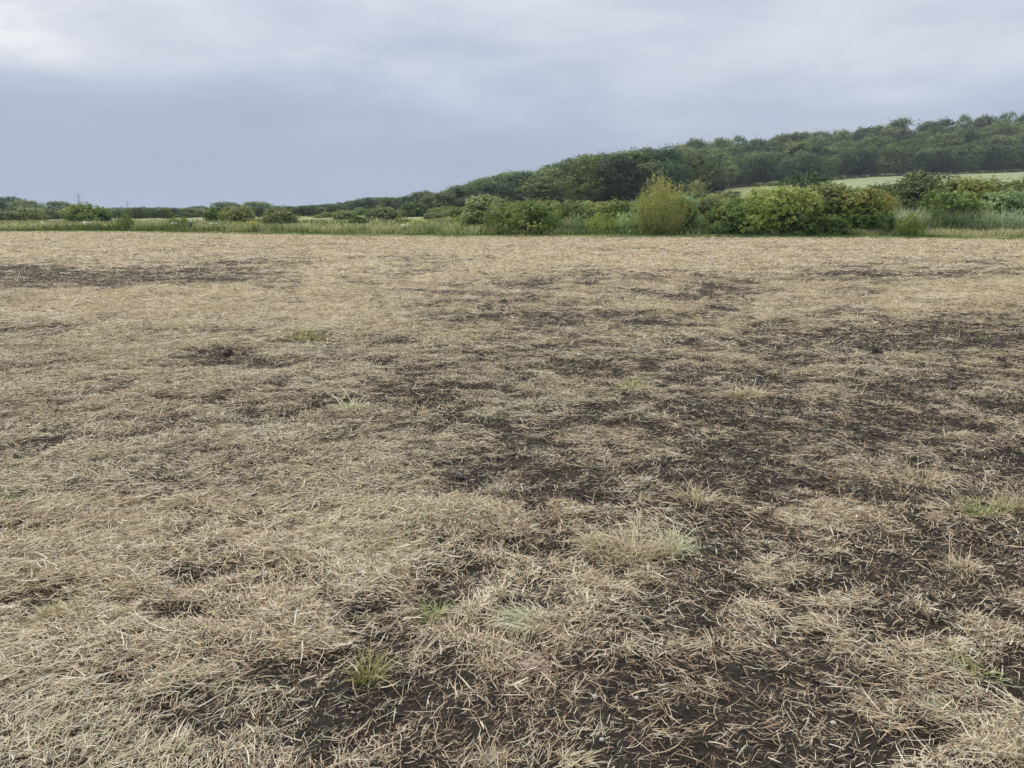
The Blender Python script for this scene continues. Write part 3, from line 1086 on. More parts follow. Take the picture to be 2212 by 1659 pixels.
def near_bushes():
    G = 'bushes along the far side of the field'
    nb = dict(nl=26, sprays=2700, per=9, leaf=.15, low=.06, lr=(.11, .24), top=.6, gap=.24)
    e = lambda q: float(edge_y((q * QS - 512) / F))
    # centre: big dark hawthorn
    plant('hawthorn_bush', 'dark green hawthorn bush with bright leaves at the field edge in the centre', 'bush', 1138, 432, 150, e(1140) + 3.2, 'lobed', M_BRIGHT, G, 1, **{**nb, 'hue0': .55, 'hue_h': .1})
    plant('hawthorn_bush', 'brown topped hawthorn rising just behind the dark green centre bush', 'bush', 1165, 429, 110, e(1140) + 7, 'lobed', M_BROWN, G, 2, **{**nb, 'gap': .35, 'hue0': .6})
    plant('willow_bush', 'tall yellow willow bush with upright ochre shoots, right of centre', 'bush', 1428, 368, 118, e(1430) + 3, 'shoots', M_YEL, G, 3, n=230, per=70, leaf=.12, hue0=.60, hue_h=.5, base_w=.16, lw=.35, drop=.5)
    plant('willow_bush', 'low dark green growth on the right flank of the tall yellow willow', 'bush', 1472, 425, 50, e(1470) + 3.8, 'lobed', M_HAW, G, 4, **{**nb, 'sprays': 1200, 'hue0': .35})
    plant('hazel_bush', 'big round yellow green bush with golden top, right of the tall willow', 'bush', 1692, 401, 148, e(1690) + 3.4, 'lobed', M_YEL, G, 5, **{**nb, 'nl': 18, 'lr': (.17, .27), 'gap': 0, 'flat': .95, 'sprays': 4200, 'hue0': .40, 'hue_h': .45})
    plant('bramble_bush', 'low dark green bush at the foot of the golden topped bush', 'bush', 1722, 452, 72, e(1720) + 1.9, 'lobed', M_BRIGHT, G, 6, **{**nb, 'sprays': 1300, 'hue0': .42})
    plant('hawthorn_bush', 'tall brown green bush right behind the golden topped bush', 'bush', 1790, 396, 105, e(1790) + 6, 'lobed', M_BROWN, G, 7, **{**nb, 'hue0': .45, 'hue_h': .3})
    plant('hawthorn_bush', 'broad olive bush with yellowish top beside the pale willow on the right', 'bush', 1872, 406, 105, e(1870) + 4.5, 'lobed', M_HAW, G, 8, **{**nb, 'hue0': .5, 'hue_h': .5})
    plant('hazel_bush', 'small bright green bush low between the two olive bushes', 'bush', 1800, 462, 55, e(1800) + 2.4, 'lobed', M_HAW, G, 9, **{**nb, 'sprays': 1000, 'hue0': .4})
    plant('sallow_bush', 'slender pale green willow between the olive bush and the large dark bush', 'bush', 1932, 424, 42, e(1930) + 7, 'shoots', M_PALE, G, 10, n=60, per=50, leaf=.14, hue0=.6, lw=.35)
    plant('hawthorn_bush', 'largest bush on the right, brown topped, standing before the pasture', 'bush', 1985, 369, 138, e(2000) + 13, 'lobed', M_BROWN, G, 11, **{**nb, 'gap': .1, 'sprays': 3600, 'leaf': .17, 'hue0': .5})
    plant('hawthorn_bush', 'brown green bush joined to the right side of the largest bush', 'bush', 2075, 384, 130, e(2000) + 11, 'lobed', M_HAW, G, 12, **{**nb, 'leaf': .17, 'hue0': .65, 'hue_h': .3})
    plant('bramble_bush', 'dark glossy green bush in front of the largest bush on the right', 'bush', 2045, 408, 130, e(2040) + 7.5, 'lobed', M_BRIGHT, G, 13, **{**nb, 'sprays': 2400, 'hue0': .40})
    plant('hawthorn_bush', 'olive bush with rusty tint behind the reeds, right of the largest bush', 'bush', 2135, 392, 90, e(2100) + 14, 'lobed', M_BROWN, G, 14, **{**nb, 'leaf': .18, 'hue0': .45})
    plant('hawthorn_bush', 'brown olive bush at the right edge behind the grey sallow', 'bush', 2198, 390, 80, e(2150) + 13, 'lobed', M_BROWN, G, 15, **{**nb, 'leaf': .18, 'hue0': .45})
    plant('hawthorn_bush', 'tall brown bush cut by the right edge of the picture', 'bush', 2232, 366, 60, e(2150) + 10, 'lobed', M_BROWN, G, 33, **{**nb, 'leaf': .18, 'hue0': .55})
    plant('sallow_bush', 'pale green sallow standing above the reeds on the right', 'bush', 2132, 416, 95, e(2130) + 9, 'lobed', M_PALE, G, 16, **{**nb, 'leaf': .13, 'hue0': .5, 'gap': .2})
    plant('sallow_bush', 'grey green sallow above the reeds at the right edge', 'bush', 2190, 413, 62, e(2180) + 8, 'lobed', M_PALE, G, 17, **{**nb, 'leaf': .13, 'hue0': .35})
    plant('willow_bush', 'small yellow green bush alone in front of the reeds', 'bush', 1972, 453, 52, e(1970) + 2.0, 'shoots', M_YEL, G, 18, n=70, per=60, leaf=.13, hue0=.35, hue_h=.2, base_w=.3)
    plant('willow_bush', 'loose grey green willow growth left of the small yellow green bush', 'bush', 1905, 462, 62, e(1900) + 4.5, 'shoots', M_PALE, G, 19, n=70, per=50, leaf=.12, hue0=.3, base_w=.4, lw=.2)
    plant('hawthorn_bush', 'dark olive bush left of the golden topped bush', 'bush', 1575, 438, 92, e(1570) + 3.6, 'lobed', M_HAW, G, 20, **{**nb, 'hue0': .40})
    plant('hazel_bush', 'yellow tinged bush between the dark olive bush and the golden topped bush', 'bush', 1625, 462, 62, e(1620) + 2.6, 'lobed', M_YEL, G, 21, **{**nb, 'sprays': 1200, 'hue0': .30})
    plant('bramble_bush', 'small dark round bush at the field edge under the dark olive bush', 'bush', 1555, 478, 40, e(1550) + 1.8, 'lobed', M_BRIGHT, G, 22, **{**nb, 'sprays': 700, 'hue0': .35})
    plant('sallow_bush', 'pale yellow green shrub just right of the tall willow', 'bush', 1508, 452, 55, e(1500) + 4.5, 'shoots', M_PALE, G, 23, n=70, per=50, leaf=.14, hue0=.5, base_w=.4)
    plant('hawthorn_bush', 'brown green scrub behind the pale shrub right of the tall willow', 'bush', 1530, 425, 90, e(1530) + 14, 'lobed', M_BROWN, G, 24, **{**nb, 'leaf': .17, 'hue0': .45})
    plant('hawthorn_bush', 'olive scrub below the little corner of pasture', 'bush', 1600, 428, 80, e(1600) + 16, 'lobed', M_HAW, G, 25, **{**nb, 'leaf': .17, 'hue0': .6})
    plant('sallow_bush', 'pale green low willow scrub left of the tall willow', 'bush', 1355, 452, 70, e(1350) + 5, 'shoots', M_PALE, G, 26, n=80, per=50, leaf=.15, hue0=.45, base_w=.4)
    plant('sallow_bush', 'yellow green willow scrub two bushes left of the tall willow', 'bush', 1295, 458, 80, e(1290) + 4, 'shoots', M_YEL, G, 27, n=90, per=50, leaf=.14, hue0=.30, base_w=.4, hue_h=.1)
    plant('sallow_bush', 'low bright scrub beside the dark centre hawthorn', 'bush', 1240, 462, 58, e(1240) + 3.4, 'shoots', M_PALE, G, 28, n=80, per=50, leaf=.14, hue0=.35, base_w=.4)
    plant('hawthorn_bush', 'grey green rounded bush behind the willow scrub, left of the tall willow', 'bush', 1330, 432, 78, e(1330) + 22, 'lobed', M_HAW, G, 29, **{**nb, 'leaf': .2, 'hue0': .55})
    plant('hawthorn_bush', 'grey green bush behind and right of the centre hawthorn', 'bush', 1222, 434, 85, e(1220) + 16, 'lobed', M_WOOD_D, G, 30, **{**nb, 'leaf': .19, 'hue0': .5})
    plant('willow_tree', 'grey green willow left of the centre hawthorn', 'tree', 1052, 422, 92, e(1050) + 24, 'lobed', M_WOOD_B, G, 31, **{**nb, 'leaf': .22, 'hue0': .65, 'hue_h': .5})
    plant('willow_tree', 'lighter willow between the grey green willow and the centre hawthorn', 'tree', 1088, 430, 60, e(1080) + 17, 'lobed', M_WOOD_B, G, 32, **{**nb, 'leaf': .2, 'hue0': .9})
    # scrub filling behind, centre to right: mid depth
    for i, (q, t, w, d, m, lab) in enumerate([
        (1265, 446, 60, 30, M_WOOD_D, 'olive scrub bush behind the gap right of the centre hawthorn'),
        (1400, 440, 60, 30, M_HAW, 'scrub bush peeping out left of the tall willow'),
        (1500, 412, 60, 60, M_BROWN, 'brown scrub bush under the pale dead tree'),
        (1570, 416, 60, 62, M_WOOD_D, 'olive scrub bush at the left corner of the pasture'),
        (1640, 432, 60, 42, M_HAW, 'bush on the lower edge of the pasture, above the golden topped bush'),
        (1890, 398, 60, 44, M_WOOD_D, 'grey green scrub on the pasture edge above the olive bush'),
        (1930, 402, 50, 36, M_BROWN, 'brown scrub left of the largest bush on the right'),
        (2140, 386, 50, 40, M_BROWN, 'rusty scrub on the pasture edge behind the right bushes'),
        (1850, 405, 50, 40, M_WOOD_D, 'olive scrub on the pasture edge, right of the dark round tree'),
    ]):
        plant('scrub_bush', lab, 'bush', q, t, w, e(q) + d, 'lobed', m, G, 60 + i, **{**nb, 'sprays': 1500, 'leaf': .24})
    # dark round tree at the pasture corner
    plant('oak_tree', 'dark round tree standing alone at the pasture corner', 'tree', 1762, 371, 120, 112, 'lobed', M_WOOD_C, 'lone trees on the slope', 40, **{**nb, 'sprays': 3000, 'leaf': .3, 'hue0': .6})
    plant('dead_tree', 'pale grey half dead tree at the foot of the wood, left of the pasture', 'tree', 1493, 388, 62, 175, 'lobed', M_BROWN, 'lone trees on the slope', 41, bark=M_BARK_PALE, nl=20, sprays=420, per=6, leaf=.4, low=.3, gap=.55, hue0=.9)


near_bushes()


def left_bushes():
    G = 'bushes and small trees on the meadow at the left'
    nb = dict(nl=26, sprays=1500, per=8, leaf=.26, low=.05, lr=(.13, .22), top=.5)
    rows = [
        # label, x, top, width, depth, material, name, options
        ('bright green leafy bush at the left, on the meadow below the first pylon', 178, 437, 62, 118, M_BRIGHT, 'elder_bush', dict(hue0=.6)),
        ('darker green bush joined to the right of the bright green one', 212, 445, 44, 121, M_BRIGHT, 'elder_bush', dict(hue0=.5)),
        ('olive bush in front of the big grey green trees at the left edge', 62, 447, 60, 135, M_WOOD_D, 'hawthorn_bush', dict(hue0=.55)),
        ('low olive bush at the very left edge', 12, 455, 60, 130, M_WOOD_D, 'hawthorn_bush', dict(hue0=.5)),
        ('small rounded green bush before the far treeline, third of the way across', 464, 446, 38, 125, M_HAW, 'hawthorn_bush', dict(hue0=.35)),
        ('small light green bush touching the rounded one', 488, 455, 26, 118, M_HAW, 'hawthorn_bush', dict(hue0=.6)),
        ('brown olive bush beside the bare twigged tree', 522, 443, 46, 112, M_BROWN, 'hawthorn_bush', dict(hue0=.45)),
        ('brown hawthorn with bare twigs standing above the verge, left of centre', 606, 446, 66, 88, M_BROWN, 'hawthorn_tree', dict(hue0=.5, gap=.25, low=.18)),
        ('low green bush between brown bush and hawthorn', 560, 470, 44, 104, M_HAW, 'hawthorn_bush', dict(hue0=.7)),
        ('dark green little round bush on the meadow left of centre', 773, 465, 34, 92, M_BRIGHT, 'gorse_bush', dict(hue0=.25)),
        ('olive bush broad and low behind the little round bush', 832, 446, 78, 125, M_WOOD_D, 'hawthorn_bush', dict(hue0=.45, hue_h=.5)),
        ('olive bush narrow, left of the broad low one', 745, 456, 44, 135, M_WOOD_D, 'hawthorn_bush', dict(hue0=.6)),
        ('brownish bush at the left end of the wood foot', 700, 461, 40, 160, M_WOOD_D, 'hawthorn_bush', dict(hue0=.5)),
        ('dark green oval tree in the middle distance left of centre', 893, 434, 50, 150, M_WOOD_A, 'oak_tree', dict(hue0=.6)),
        ('round brown grey bush beside the oval tree', 938, 457, 38, 128, M_BROWN, 'hawthorn_bush', dict(hue0=.5)),
        ('grey green bush right of the round brown one', 975, 452, 50, 150, M_WOOD_B, 'hawthorn_bush', dict(hue0=.5)),
        ('low green scrub before the round brown bush', 965, 470, 46, 102, M_HAW, 'hawthorn_bush', dict(hue0=.6)),
        ('low light scrub between the oval tree and the willow', 1008, 465, 46, 100, M_YEL, 'hawthorn_bush', dict(hue0=.25)),
        ('low scrub bush left of the oval tree', 868, 470, 36, 96, M_HAW, 'hawthorn_bush', dict(hue0=.5)),
        ('pale low scrub bush right of the little round bush', 900, 474, 40, 94, M_YEL, 'hawthorn_bush', dict(hue0=.2)),
    ]
    for i, (lab, q, t, w, Y, m, nm, kw) in enumerate(rows):
        plant(nm, lab, 'bush' if 'bush' in nm else 'tree', q, t, w, Y, 'lobed', m, G, 400 + i, **{**nb, 'leaf': .0024 * Y, **kw})
    e = lambda q: float(edge_y((q * QS - 512) / F))
    plant('sapling', 'yellow green sapling in the verge at the left', 'sapling', 266, 458, 36, e(266) + 1.8, 'shoots', M_YEL, 'saplings in the verge', 450, n=26, per=40, leaf=.17, hue0=.25, base_w=.06, hue_h=.1, start=.4)
    plant('sapling', 'wider green sapling in the verge, right of the yellow green one', 'sapling', 384, 461, 52, e(384) + 3, 'shoots', M_YEL, 'saplings in the verge', 451, n=36, per=45, leaf=.18, hue0=.2, base_w=.06, hue_h=.1, start=.3)
    plant('dead_tree', 'thin bare twigged tree between the brown bush and the round treetop', 'tree', 538, 440, 26, 116, 'shoots', M_BROWN, None, 452, bark=M_BARK_PALE, n=34, per=6, leaf=.2, base_w=.1, start=.2, hue0=.8)
    plant('dead_tree', 'bare twigs rising out of the brown hawthorn above the verge', 'tree', 596, 439, 40, 89.5, 'shoots', M_BROWN, None, 453, bark=M_BARK, n=40, per=5, leaf=.15, base_w=.15, start=.2, hue0=.4)


left_bushes()

# ------------------------------------------------------------------ the wood: prototypes copied one by one
PROTO = []


def make_proto(kind, seed, mat, bark=None, **kw):
    H, W = 12.0, kw.pop('W', 11.0)
    V, Q, h, cen = crown_lobed(seed, H, W, **kw)
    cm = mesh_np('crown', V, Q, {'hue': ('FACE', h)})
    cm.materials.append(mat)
    wm = wood_mesh(seed, cen, H, .26)
    wm.materials.append(bark or M_BARK)
    PROTO.append((kind, cm, wm, W, H))


base_kw = dict(nl=34, sprays=2400, per=7, leaf=.42, low=.10, lr=(.14, .23), top=.68)
for s in range(3):
    make_proto('oak', 500 + s, M_WOOD_A, **{**base_kw, 'hue0': .5, 'hue_h': .5})
for s in range(3):
    make_proto('ash', 510 + s, M_WOOD_B, bark=M_BARK_PALE, **{**base_kw, 'W': 8.5, 'nl': 44, 'low': .2, 'lr': (.12, .19), 'gap': .22, 'leaf': .46, 'hue_h': .4})
for s in range(2):
    make_proto('dark', 520 + s, M_WOOD_C, **{**base_kw, 'hue0': .5, 'hue_h': .5})
for s in range(2):
    make_proto('olive', 530 + s, M_WOOD_D, **{**base_kw, 'hue0': .45, 'hue_h': .4})
for s in range(2):
    make_proto('airy', 540 + s, M_WOOD_B, bark=M_BARK_PALE, **{**base_kw, 'W': 7.0, 'nl': 26, 'low': .35, 'gap': .42, 'lr': (.13, .2), 'leaf': .42})

for s in range(2):
    make_proto('scrub', 550 + s, M_HAW, **{**base_kw, 'W': 14, 'nl': 26, 'low': .02, 'hue0': .55, 'leaf': .8, 'sprays': 1100})
    make_proto('willow', 560 + s, M_PALE, **{**base_kw, 'W': 13, 'nl': 26, 'low': .02, 'hue0': .35, 'leaf': .7, 'sprays': 1100})
    make_proto('thorn', 570 + s, M_BROWN, **{**base_kw, 'W': 14, 'nl': 26, 'low': .02, 'hue0': .5, 'leaf': .8, 'sprays': 1100})
KIND_NAME = {'scrub': 'scrub_bush', 'willow': 'willow_bush', 'thorn': 'thorn_bush', 'oak': 'oak_tree', 'ash': 'ash_tree', 'dark': 'dark_leaved_tree', 'olive': 'olive_green_tree', 'airy': 'thin_crowned_tree'}
KIND_WORD = {'oak': 'round green tree', 'ash': 'pale green tree', 'dark': 'dark green tree', 'olive': 'olive tinted tree', 'airy': 'sparse pale stemmed tree'}
rt = random.Random(5)


def put_tree(kind, X, Y, z, H, W, label, group):
    opts = [p for p in PROTO if p[0] == kind]
    _, cm, wm, pw, ph = rt.choice(opts)
    root = thing(KIND_NAME[kind], label, 'tree', (X, Y, z - .1), group)
    root.rotation_euler = (0, 0, rt.random() * 6.28)
    root.scale = (W / pw, W / pw, H / ph)
    for nm, me in (('crown', cm), ('trunk', wm)):
        o = bpy.data.objects.new(nm, me)
        C.objects.link(o)
        o.parent = root
    return root


SKY_Q = [(600, 462), (660, 461), (700, 457), (740, 440), (800, 426), (870, 427), (900, 424), (915, 411), (935, 424), (950, 430), (975, 412), (1000, 399), (1020, 404), (1036, 388), (1052, 383), (1070, 398), (1085, 378), (1100, 373), (1140, 370), (1160, 380), (1178, 378), (1195, 357), (1240, 345), (1300, 325), (1330, 330), (1400, 319), (1425, 322), (1440, 312), (1500, 300), (1600, 293), (1650, 293), (1665, 298), (1690, 287), (1760, 284), (1800, 276), (1860, 270), (1900, 263), (1960, 255), (2000, 259), (2060, 252), (2090, 248), (2140, 242), (2212, 242), (2300, 236)]


def sky_q(q):
    return float(np.interp(q, [a for a, _ in SKY_Q], [b for _, b in SKY_Q]))


ZONES = [(0, 830, 'left tip of the wood'), (830, 960, 'wood behind the oval tree'), (960, 1100, 'wood above the grey willow'), (1100, 1230, 'wood above the centre hawthorn'), (1230, 1370, 'wood left of the yellow willow'), (1370, 1500, 'wood above the yellow willow'), (1500, 1640, 'wood above the pale dead tree'), (1640, 1780, 'wood above the golden bush'), (1780, 1920, 'wood above the lone dark tree'), (1920, 2070, 'wood above the largest bush'), (2070, 3000, 'wood at the right edge')]


def zone(q):
    for a, b, s in ZONES:
        if a <= q < b:
            return s
    return ZONES[-1][2]


def build_wood():
    pts = []
    X = -125.0
    step = 11.4
    rows = []
    for r in range(15):
        X = -120.0 + (r % 2) * step * .5
        step = 11.4 if r == 0 else 13.2
        while X < 330:
            x = X + rt.uniform(-2.6, 2.6)
            ye = float(wood_edge(x))
            depth = 0 if x < -60 else 1
            Y = ye + r * 15.5 + rt.uniform(-3, 3)
            X += step
            rows.append((x, Y, r))
    cnt = 0
    for x, Y, r in rows:
        nfront = 0
        ymax = np.interp(x, [-120, -20, 30, 140, 300], [480, 372, 375, 450, 470])
        if Y > ymax + 8:
            continue
        z = float(terrain(np.array([x]), np.array([Y]))[0])
        px, _ = project(np.array([x]), np.array([Y]), np.array([z]))
        q = float(px[0]) / QS
        if q < 640 or q > 2235:
            continue
        hs = height_for(sky_q(q), Y, z)
        ridge = Y > ymax - 13
        if r == 0:
            kind = rt.choice(['oak', 'oak', 'dark', 'oak', 'olive'] if x > 80 else ['oak', 'olive', 'ash', 'dark'])
            H = rt.uniform(9.5, 13)
            W = H * rt.uniform(.85, 1.15)
            where, wl = 'front edge', 'at the front of the '
        elif ridge:
            kind = rt.choice(['ash', 'airy', 'ash', 'oak', 'airy'])
            H = hs * rt.uniform(.90, 1.04)
            W = rt.uniform(10.5, 15)
            where, wl = 'skyline', 'on the skyline of the '
        else:
            kind = rt.choice(['oak', 'ash', 'ash', 'dark', 'oak', 'olive', 'airy'])
            H = rt.uniform(11, 17)
            W = rt.uniform(10, 15)
            where, wl = 'slope', 'halfway up the '
        H = min(H, hs * .99 if not ridge else 22)
        H = max(H, 5.5)
        W = min(W, H * 1.25)
        zs = zone(q)
        put_tree(kind, x, Y, z, H, W, KIND_WORD[kind] + ' ' + wl + zs, KIND_WORD[kind] + 's on the ' + where + ', ' + zs)
        cnt += 1
    print('wood trees', cnt)
    # a few that stand out
    for q, t, w, Y, kind, lab in [
        (915, 411, 52, 300, 'oak', 'pointed dome shaped treetop rising above the left part of the wood'),
        (1052, 383, 40, 330, 'airy', 'see-through round tree against the sky on the left of the wood'),
        (1130, 372, 70, 330, 'oak', 'broad tree on the skyline with a wispy top, left of the hill'),
        (1366, 358, 92, 225, 'oak', 'big rounded lighter topped tree left of the tall yellow willow'),
        (1225, 414, 60, 210, 'oak', 'rounded green tree at the foot of the wood, above the centre hawthorn'),
        (1150, 416, 60, 215, 'dark', 'dark tree at the foot of the wood, left of centre hawthorn top'),
        (1290, 425, 66, 200, 'dark', 'dark tree at the foot of the wood in the deep shade'),
        (1538, 380, 46, 255, 'oak', 'upright rounded tree just right of the pale dead tree'),
        (1010, 425, 56, 230, 'ash', 'pale green tree above the low scrub left of the willow'),
        (1100, 425, 50, 205, 'olive', 'olive tree just above the lighter willow'),
        (960, 440, 44, 240, 'olive', 'small olive tree behind the round brown bush'),
    ]:
        X, Y, z = pos_for(q, Y)
        put_tree(kind, X, Y, z, height_for(t, Y, z), w * QS / F * Y, lab, None)


build_wood()


def build_scrub():
    zs = [(690, 830, 'behind the small round dark bush'), (830, 960, 'near the oval tree'), (960, 1100, 'around the grey green willow'), (1100, 1230, 'behind the centre hawthorn'), (1230, 1370, 'behind the willow scrub'), (1370, 1500, 'behind the tall yellow willow'), (1500, 1700, 'below the left end of the pasture')]
    for Y0, lo, st in ((95, .0, 30), (130, 0, 26), (175, 0, 24), (225, 0, 24)):
        q = 700.0 if Y0 > 120 else 1180.0
        while q < 1630:
            qq = q + rt.uniform(-8, 8)
            Y = Y0 + rt.uniform(-18, 18)
            X, Y, z = pos_for(qq, Y)
            if qq < 980 and Y0 < 160:
                q += st * 1.6
                continue
            k = rt.choice(['scrub', 'scrub', 'willow', 'thorn'])
            H = rt.uniform(2.6, 4.6) * (1 + .25 * (Y0 > 160))
            if z > 8:
                H *= .7
            cap = np.interp(qq, [640, 740, 830, 950, 1100, 1230, 1400, 1500, 1640], [463, 455, 454, 452, 446, 441, 433, 424, 436]) + rt.uniform(-8, 4)
            H = max(min(H, height_for(cap, Y, z)), 1.2)
            W = H * rt.uniform(1.3, 2.0)
            for a, b, t in zs:
                if a <= qq < b:
                    seg = t
            w = {'scrub': 'olive green scrub bush ', 'willow': 'pale green willow bush ', 'thorn': 'brownish thorn bush '}[k]
            row = 'in the nearer scrub ' if Y0 < 150 else 'in the farther scrub '
            r = put_tree(k, X, Y, z, H, W, w + row + seg, w + row + seg)
            r['category'] = 'bush'
            q += st * rt.uniform(.7, 1.2)
    # rough brush between the wood and the pasture
    x = 92.0
    i = 0
    while x < 262:
        Y = float(wood_edge(x)) - rt.uniform(8, 14)
        z = float(terrain(np.array([x]), np.array([Y]))[0])
        k = rt.choice(['scrub', 'thorn', 'scrub'])
        r = put_tree(k, x, Y, z, rt.uniform(.9, 1.9), rt.uniform(3, 6), {'scrub': 'low olive', 'thorn': 'low brownish'}[k] + ' brush along the top fence of the pasture', 'low ' + k + ' bushes along the top fence')
        r['category'] = 'bush'
        x += rt.uniform(3.5, 8)


build_scrub()


def build_far_left():
    G = 'far trees across the left of the meadow'
    rows = [
        (22, 424, 70, 300, 'oak', 'tallest grey green tree at the left edge'),
        (58, 432, 60, 290, 'ash', 'sloping grey green tree next to the tallest left edge tree'),
        (-14, 422, 60, 310, 'oak', 'tree cut off by the left edge of the picture'),
        (92, 452, 40, 520, 'oak', 'small distant tree right of the left edge group'),
        (130, 434, 44, 420, 'airy', 'distant round tree with sky gaps, left of the bright green bush'),
        (152, 440, 34, 430, 'ash', 'pale distant tree touching the tree with sky gaps'),
        (250, 447, 50, 480, 'oak', 'distant tree right of the bright green bush'),
        (490, 435, 56, 380, 'ash', 'tall distant tree with leaning head left of the bare twigged tree'),
        (515, 441, 40, 390, 'oak', 'distant tree right under the leaning headed tree'),
        (558, 434, 54, 340, 'ash', 'round pale topped tree right of the bare twigged tree'),
        (575, 447, 44, 350, 'olive', 'olive tree right below the round pale topped tree'),
        (430, 444, 44, 460, 'oak', 'distant tree above the second sapling, left of the leaning headed tree'),
        (635, 456, 46, 420, 'ash', 'low distant tree right of the hawthorn with bare twigs'),
        (400, 450, 40, 520, 'dark', 'dark distant tree behind the wide sapling'),
    ]
    for q, t, w, Y, k, lab in rows:
        X, Y, z = pos_for(q, Y)
        put_tree(k, X, Y, z, height_for(t, Y, z), w * QS / F * Y, lab, G)
    # continuous far treeline
    segs = [(-20, 120, 'near the left edge'), (120, 240, 'behind the bright green bush'), (240, 340, 'near the middle pylon'), (340, 450, 'behind the wide sapling'), (450, 560, 'behind the leaning headed tree'), (560, 680, 'right of the bare twigged tree'), (680, 900, 'where they meet the wood')]
    for layer, (Yd, lo) in enumerate(((620, 449.5), (390, 454), (270, 459), (205, 464))):
        q = -20
        while q < (760 if layer == 0 else 740):
            Y = Yd * rt.uniform(.92, 1.08)
            t = lo + rt.uniform(-5.5, 3.5) - 4 * max(0, (q - 560) / 180)
            if layer == 3 and rt.random() < .3:
                q += 22
                continue
            if 655 < q < 700:
                t += 3
            w = rt.uniform(24, 40)
            X, Y, z = pos_for(q, Y)
            for a, b, s in segs:
                if a <= q < b:
                    seg = s
            k = rt.choice(['oak', 'ash', 'dark', 'olive', 'oak'])
            lw = ('faint', 'middle', 'nearer', 'nearest')[layer] + ' row of far trees'
            put_tree(k, X, Y, z, max(3.0, height_for(t, Y, z)), w * QS / F * Y, KIND_WORD[k] + ' in ' + lw + ' ' + seg, KIND_WORD[k] + 's, ' + lw + ', ' + seg)
            q += rt.uniform(13, 22)


build_far_left()


# ------------------------------------------------------------------ tall grass, reeds, weeds along the edge
def grass_band(name, label, q0, q1, off0, off1, hmin, hmax, dens, hue_mu, hue_sd, w, mat, seed, droop=.5, patch=True, low=0):
    g = np.random.default_rng(seed)
    u0, u1 = (q0 * QS - 512) / F, (q1 * QS - 512) / F
    area = abs(u1 - u0) * 62 * (off1 - off0)
    n = int(area * dens)
    u = u0 + (u1 - u0) * g.random(n)
    d = off0 + (off1 - off0) * g.random(n)
    Y = edge_y(u) + d
    X = u * Y
    pt = fbm(X / 2.2, Y / 2.0, 3, seed + 3)
    if patch:
        k = g.random(n) < sstep(pt, .26, .52) * .85 + .15
        X, Y, u, d, pt = X[k], Y[k], u[k], d[k], pt[k]
        n = len(X)
    h = (hmin + (hmax - hmin) * np.clip(pt * 1.4 - .15 + g.normal(0, .18, n), 0, 1)) * np.minimum(1, .45 + (d - off0) / 1.2)
    B = np.stack([X, Y, terrain(X, Y) - .02], 1)
    V, Q = blades(B, g.random(n) * 6.28, np.abs(g.normal(.12, .14, n)), h, w * np.exp(g.normal(0, .3, n)), np.abs(g.normal(droop, .25, n)) * .6, g.normal(0, .3, n), 3)
    hp = fbm(X / 3.5, Y / 1.6, 3, seed + 9)
    hue0 = np.clip(hue_mu + g.normal(0, hue_sd, n) + (hp - .5) * 1.1, 0, 1)
    # stalks: greener below, seed heads paler
    hue = np.stack([hue0 - .22, hue0 - .05, hue0 + .12], 1)
    me = mesh_np(name, V, Q, {'hue': ('FACE', np.clip(hue, 0, 1).ravel())})
    o = link(name, me, mat)
    tag(o, label, name.replace('_', ' '), kind='stuff')


grass_band('tall_grass', 'mixed green and tan tall grass on the verge, left half', -80, 1130, .8, 9, .35, 1.05, 60, .50, .18, .035, M_GRASS, 1001)
grass_band('meadow_grass', 'green and straw coloured meadow grass beyond the verge, left half', -80, 1150, 9, 60, .3, .8, 7, .50, .12, .09, M_GRASS, 1002)
grass_band('short_grass', 'short bright green grass along the field edge', -80, 2290, -.4, 2.0, .06, .30, 190, .30, .10, .03, M_GRASS, 1003, patch=True)
grass_band('verge_weeds', 'low mixed weeds at the foot of the bushes', 1060, 1900, 1.4, 3.4, .3, .85, 70, .36, .18, .05, M_GRASS, 1004)
grass_band('seeding_grass', 'pale tan seeding grass in front of the reeds on the right', 1820, 2290, 1.6, 4.6, .4, .85, 90, .70, .14, .028, M_GRASS, 1005, patch=False)
grass_band('reeds', 'dense grey green reeds behind the seeding grass on the right', 1880, 2310, 4.6, 10, 1.7, 2.5, 60, .70, .18, .05, M_REED, 1006, droop=.7, patch=False)
grass_band('undergrowth', 'tangled green undergrowth between the bushes', 1050, 2250, 3.4, 26, .5, 1.5, 14, .36, .16, .11, M_GRASS, 1007, patch=False)


# flowering weeds that can be told apart
def flower_plant(name, label, cat, q, off, h, col, n, seed, group):
    g = np.random.default_rng(seed)
    u = (q * QS - 512) / F
    Y = float(edge_y(u)) + off
    root = thing(name, label, cat, (u * Y, Y, 0), group)
    k = 26
    V, Q = blades(np.zeros((k, 3)), g.random(k) * 6.28, np.abs(g.normal(.25, .12, k)), h * (.7 + .3 * g.random(k)), np.full(k, .03), g.normal(.1, .1, k), g.normal(0, .3, k), 3)
    link('stems', mesh_np('stems', V, Q, {'hue': ('FACE', np.repeat(.3 + .2 * g.random(k), 3))}), M_GRASS, root)
    P = g.normal(0, 1, (n, 3)) * np.array([.22, .22, .07]) * h + np.array([0, 0, h * .93])
    V, Q = leaf_quads(P, np.array([0, -.3, 1.0]) + g.normal(0, .35, (n, 3)), .075, g, .9)
    m = bark_mat('petals_' + name, col, tuple(min(1, c * 1.25) for c in col))
    link('flower_heads', mesh_np('flowers', V, Q), m, root)


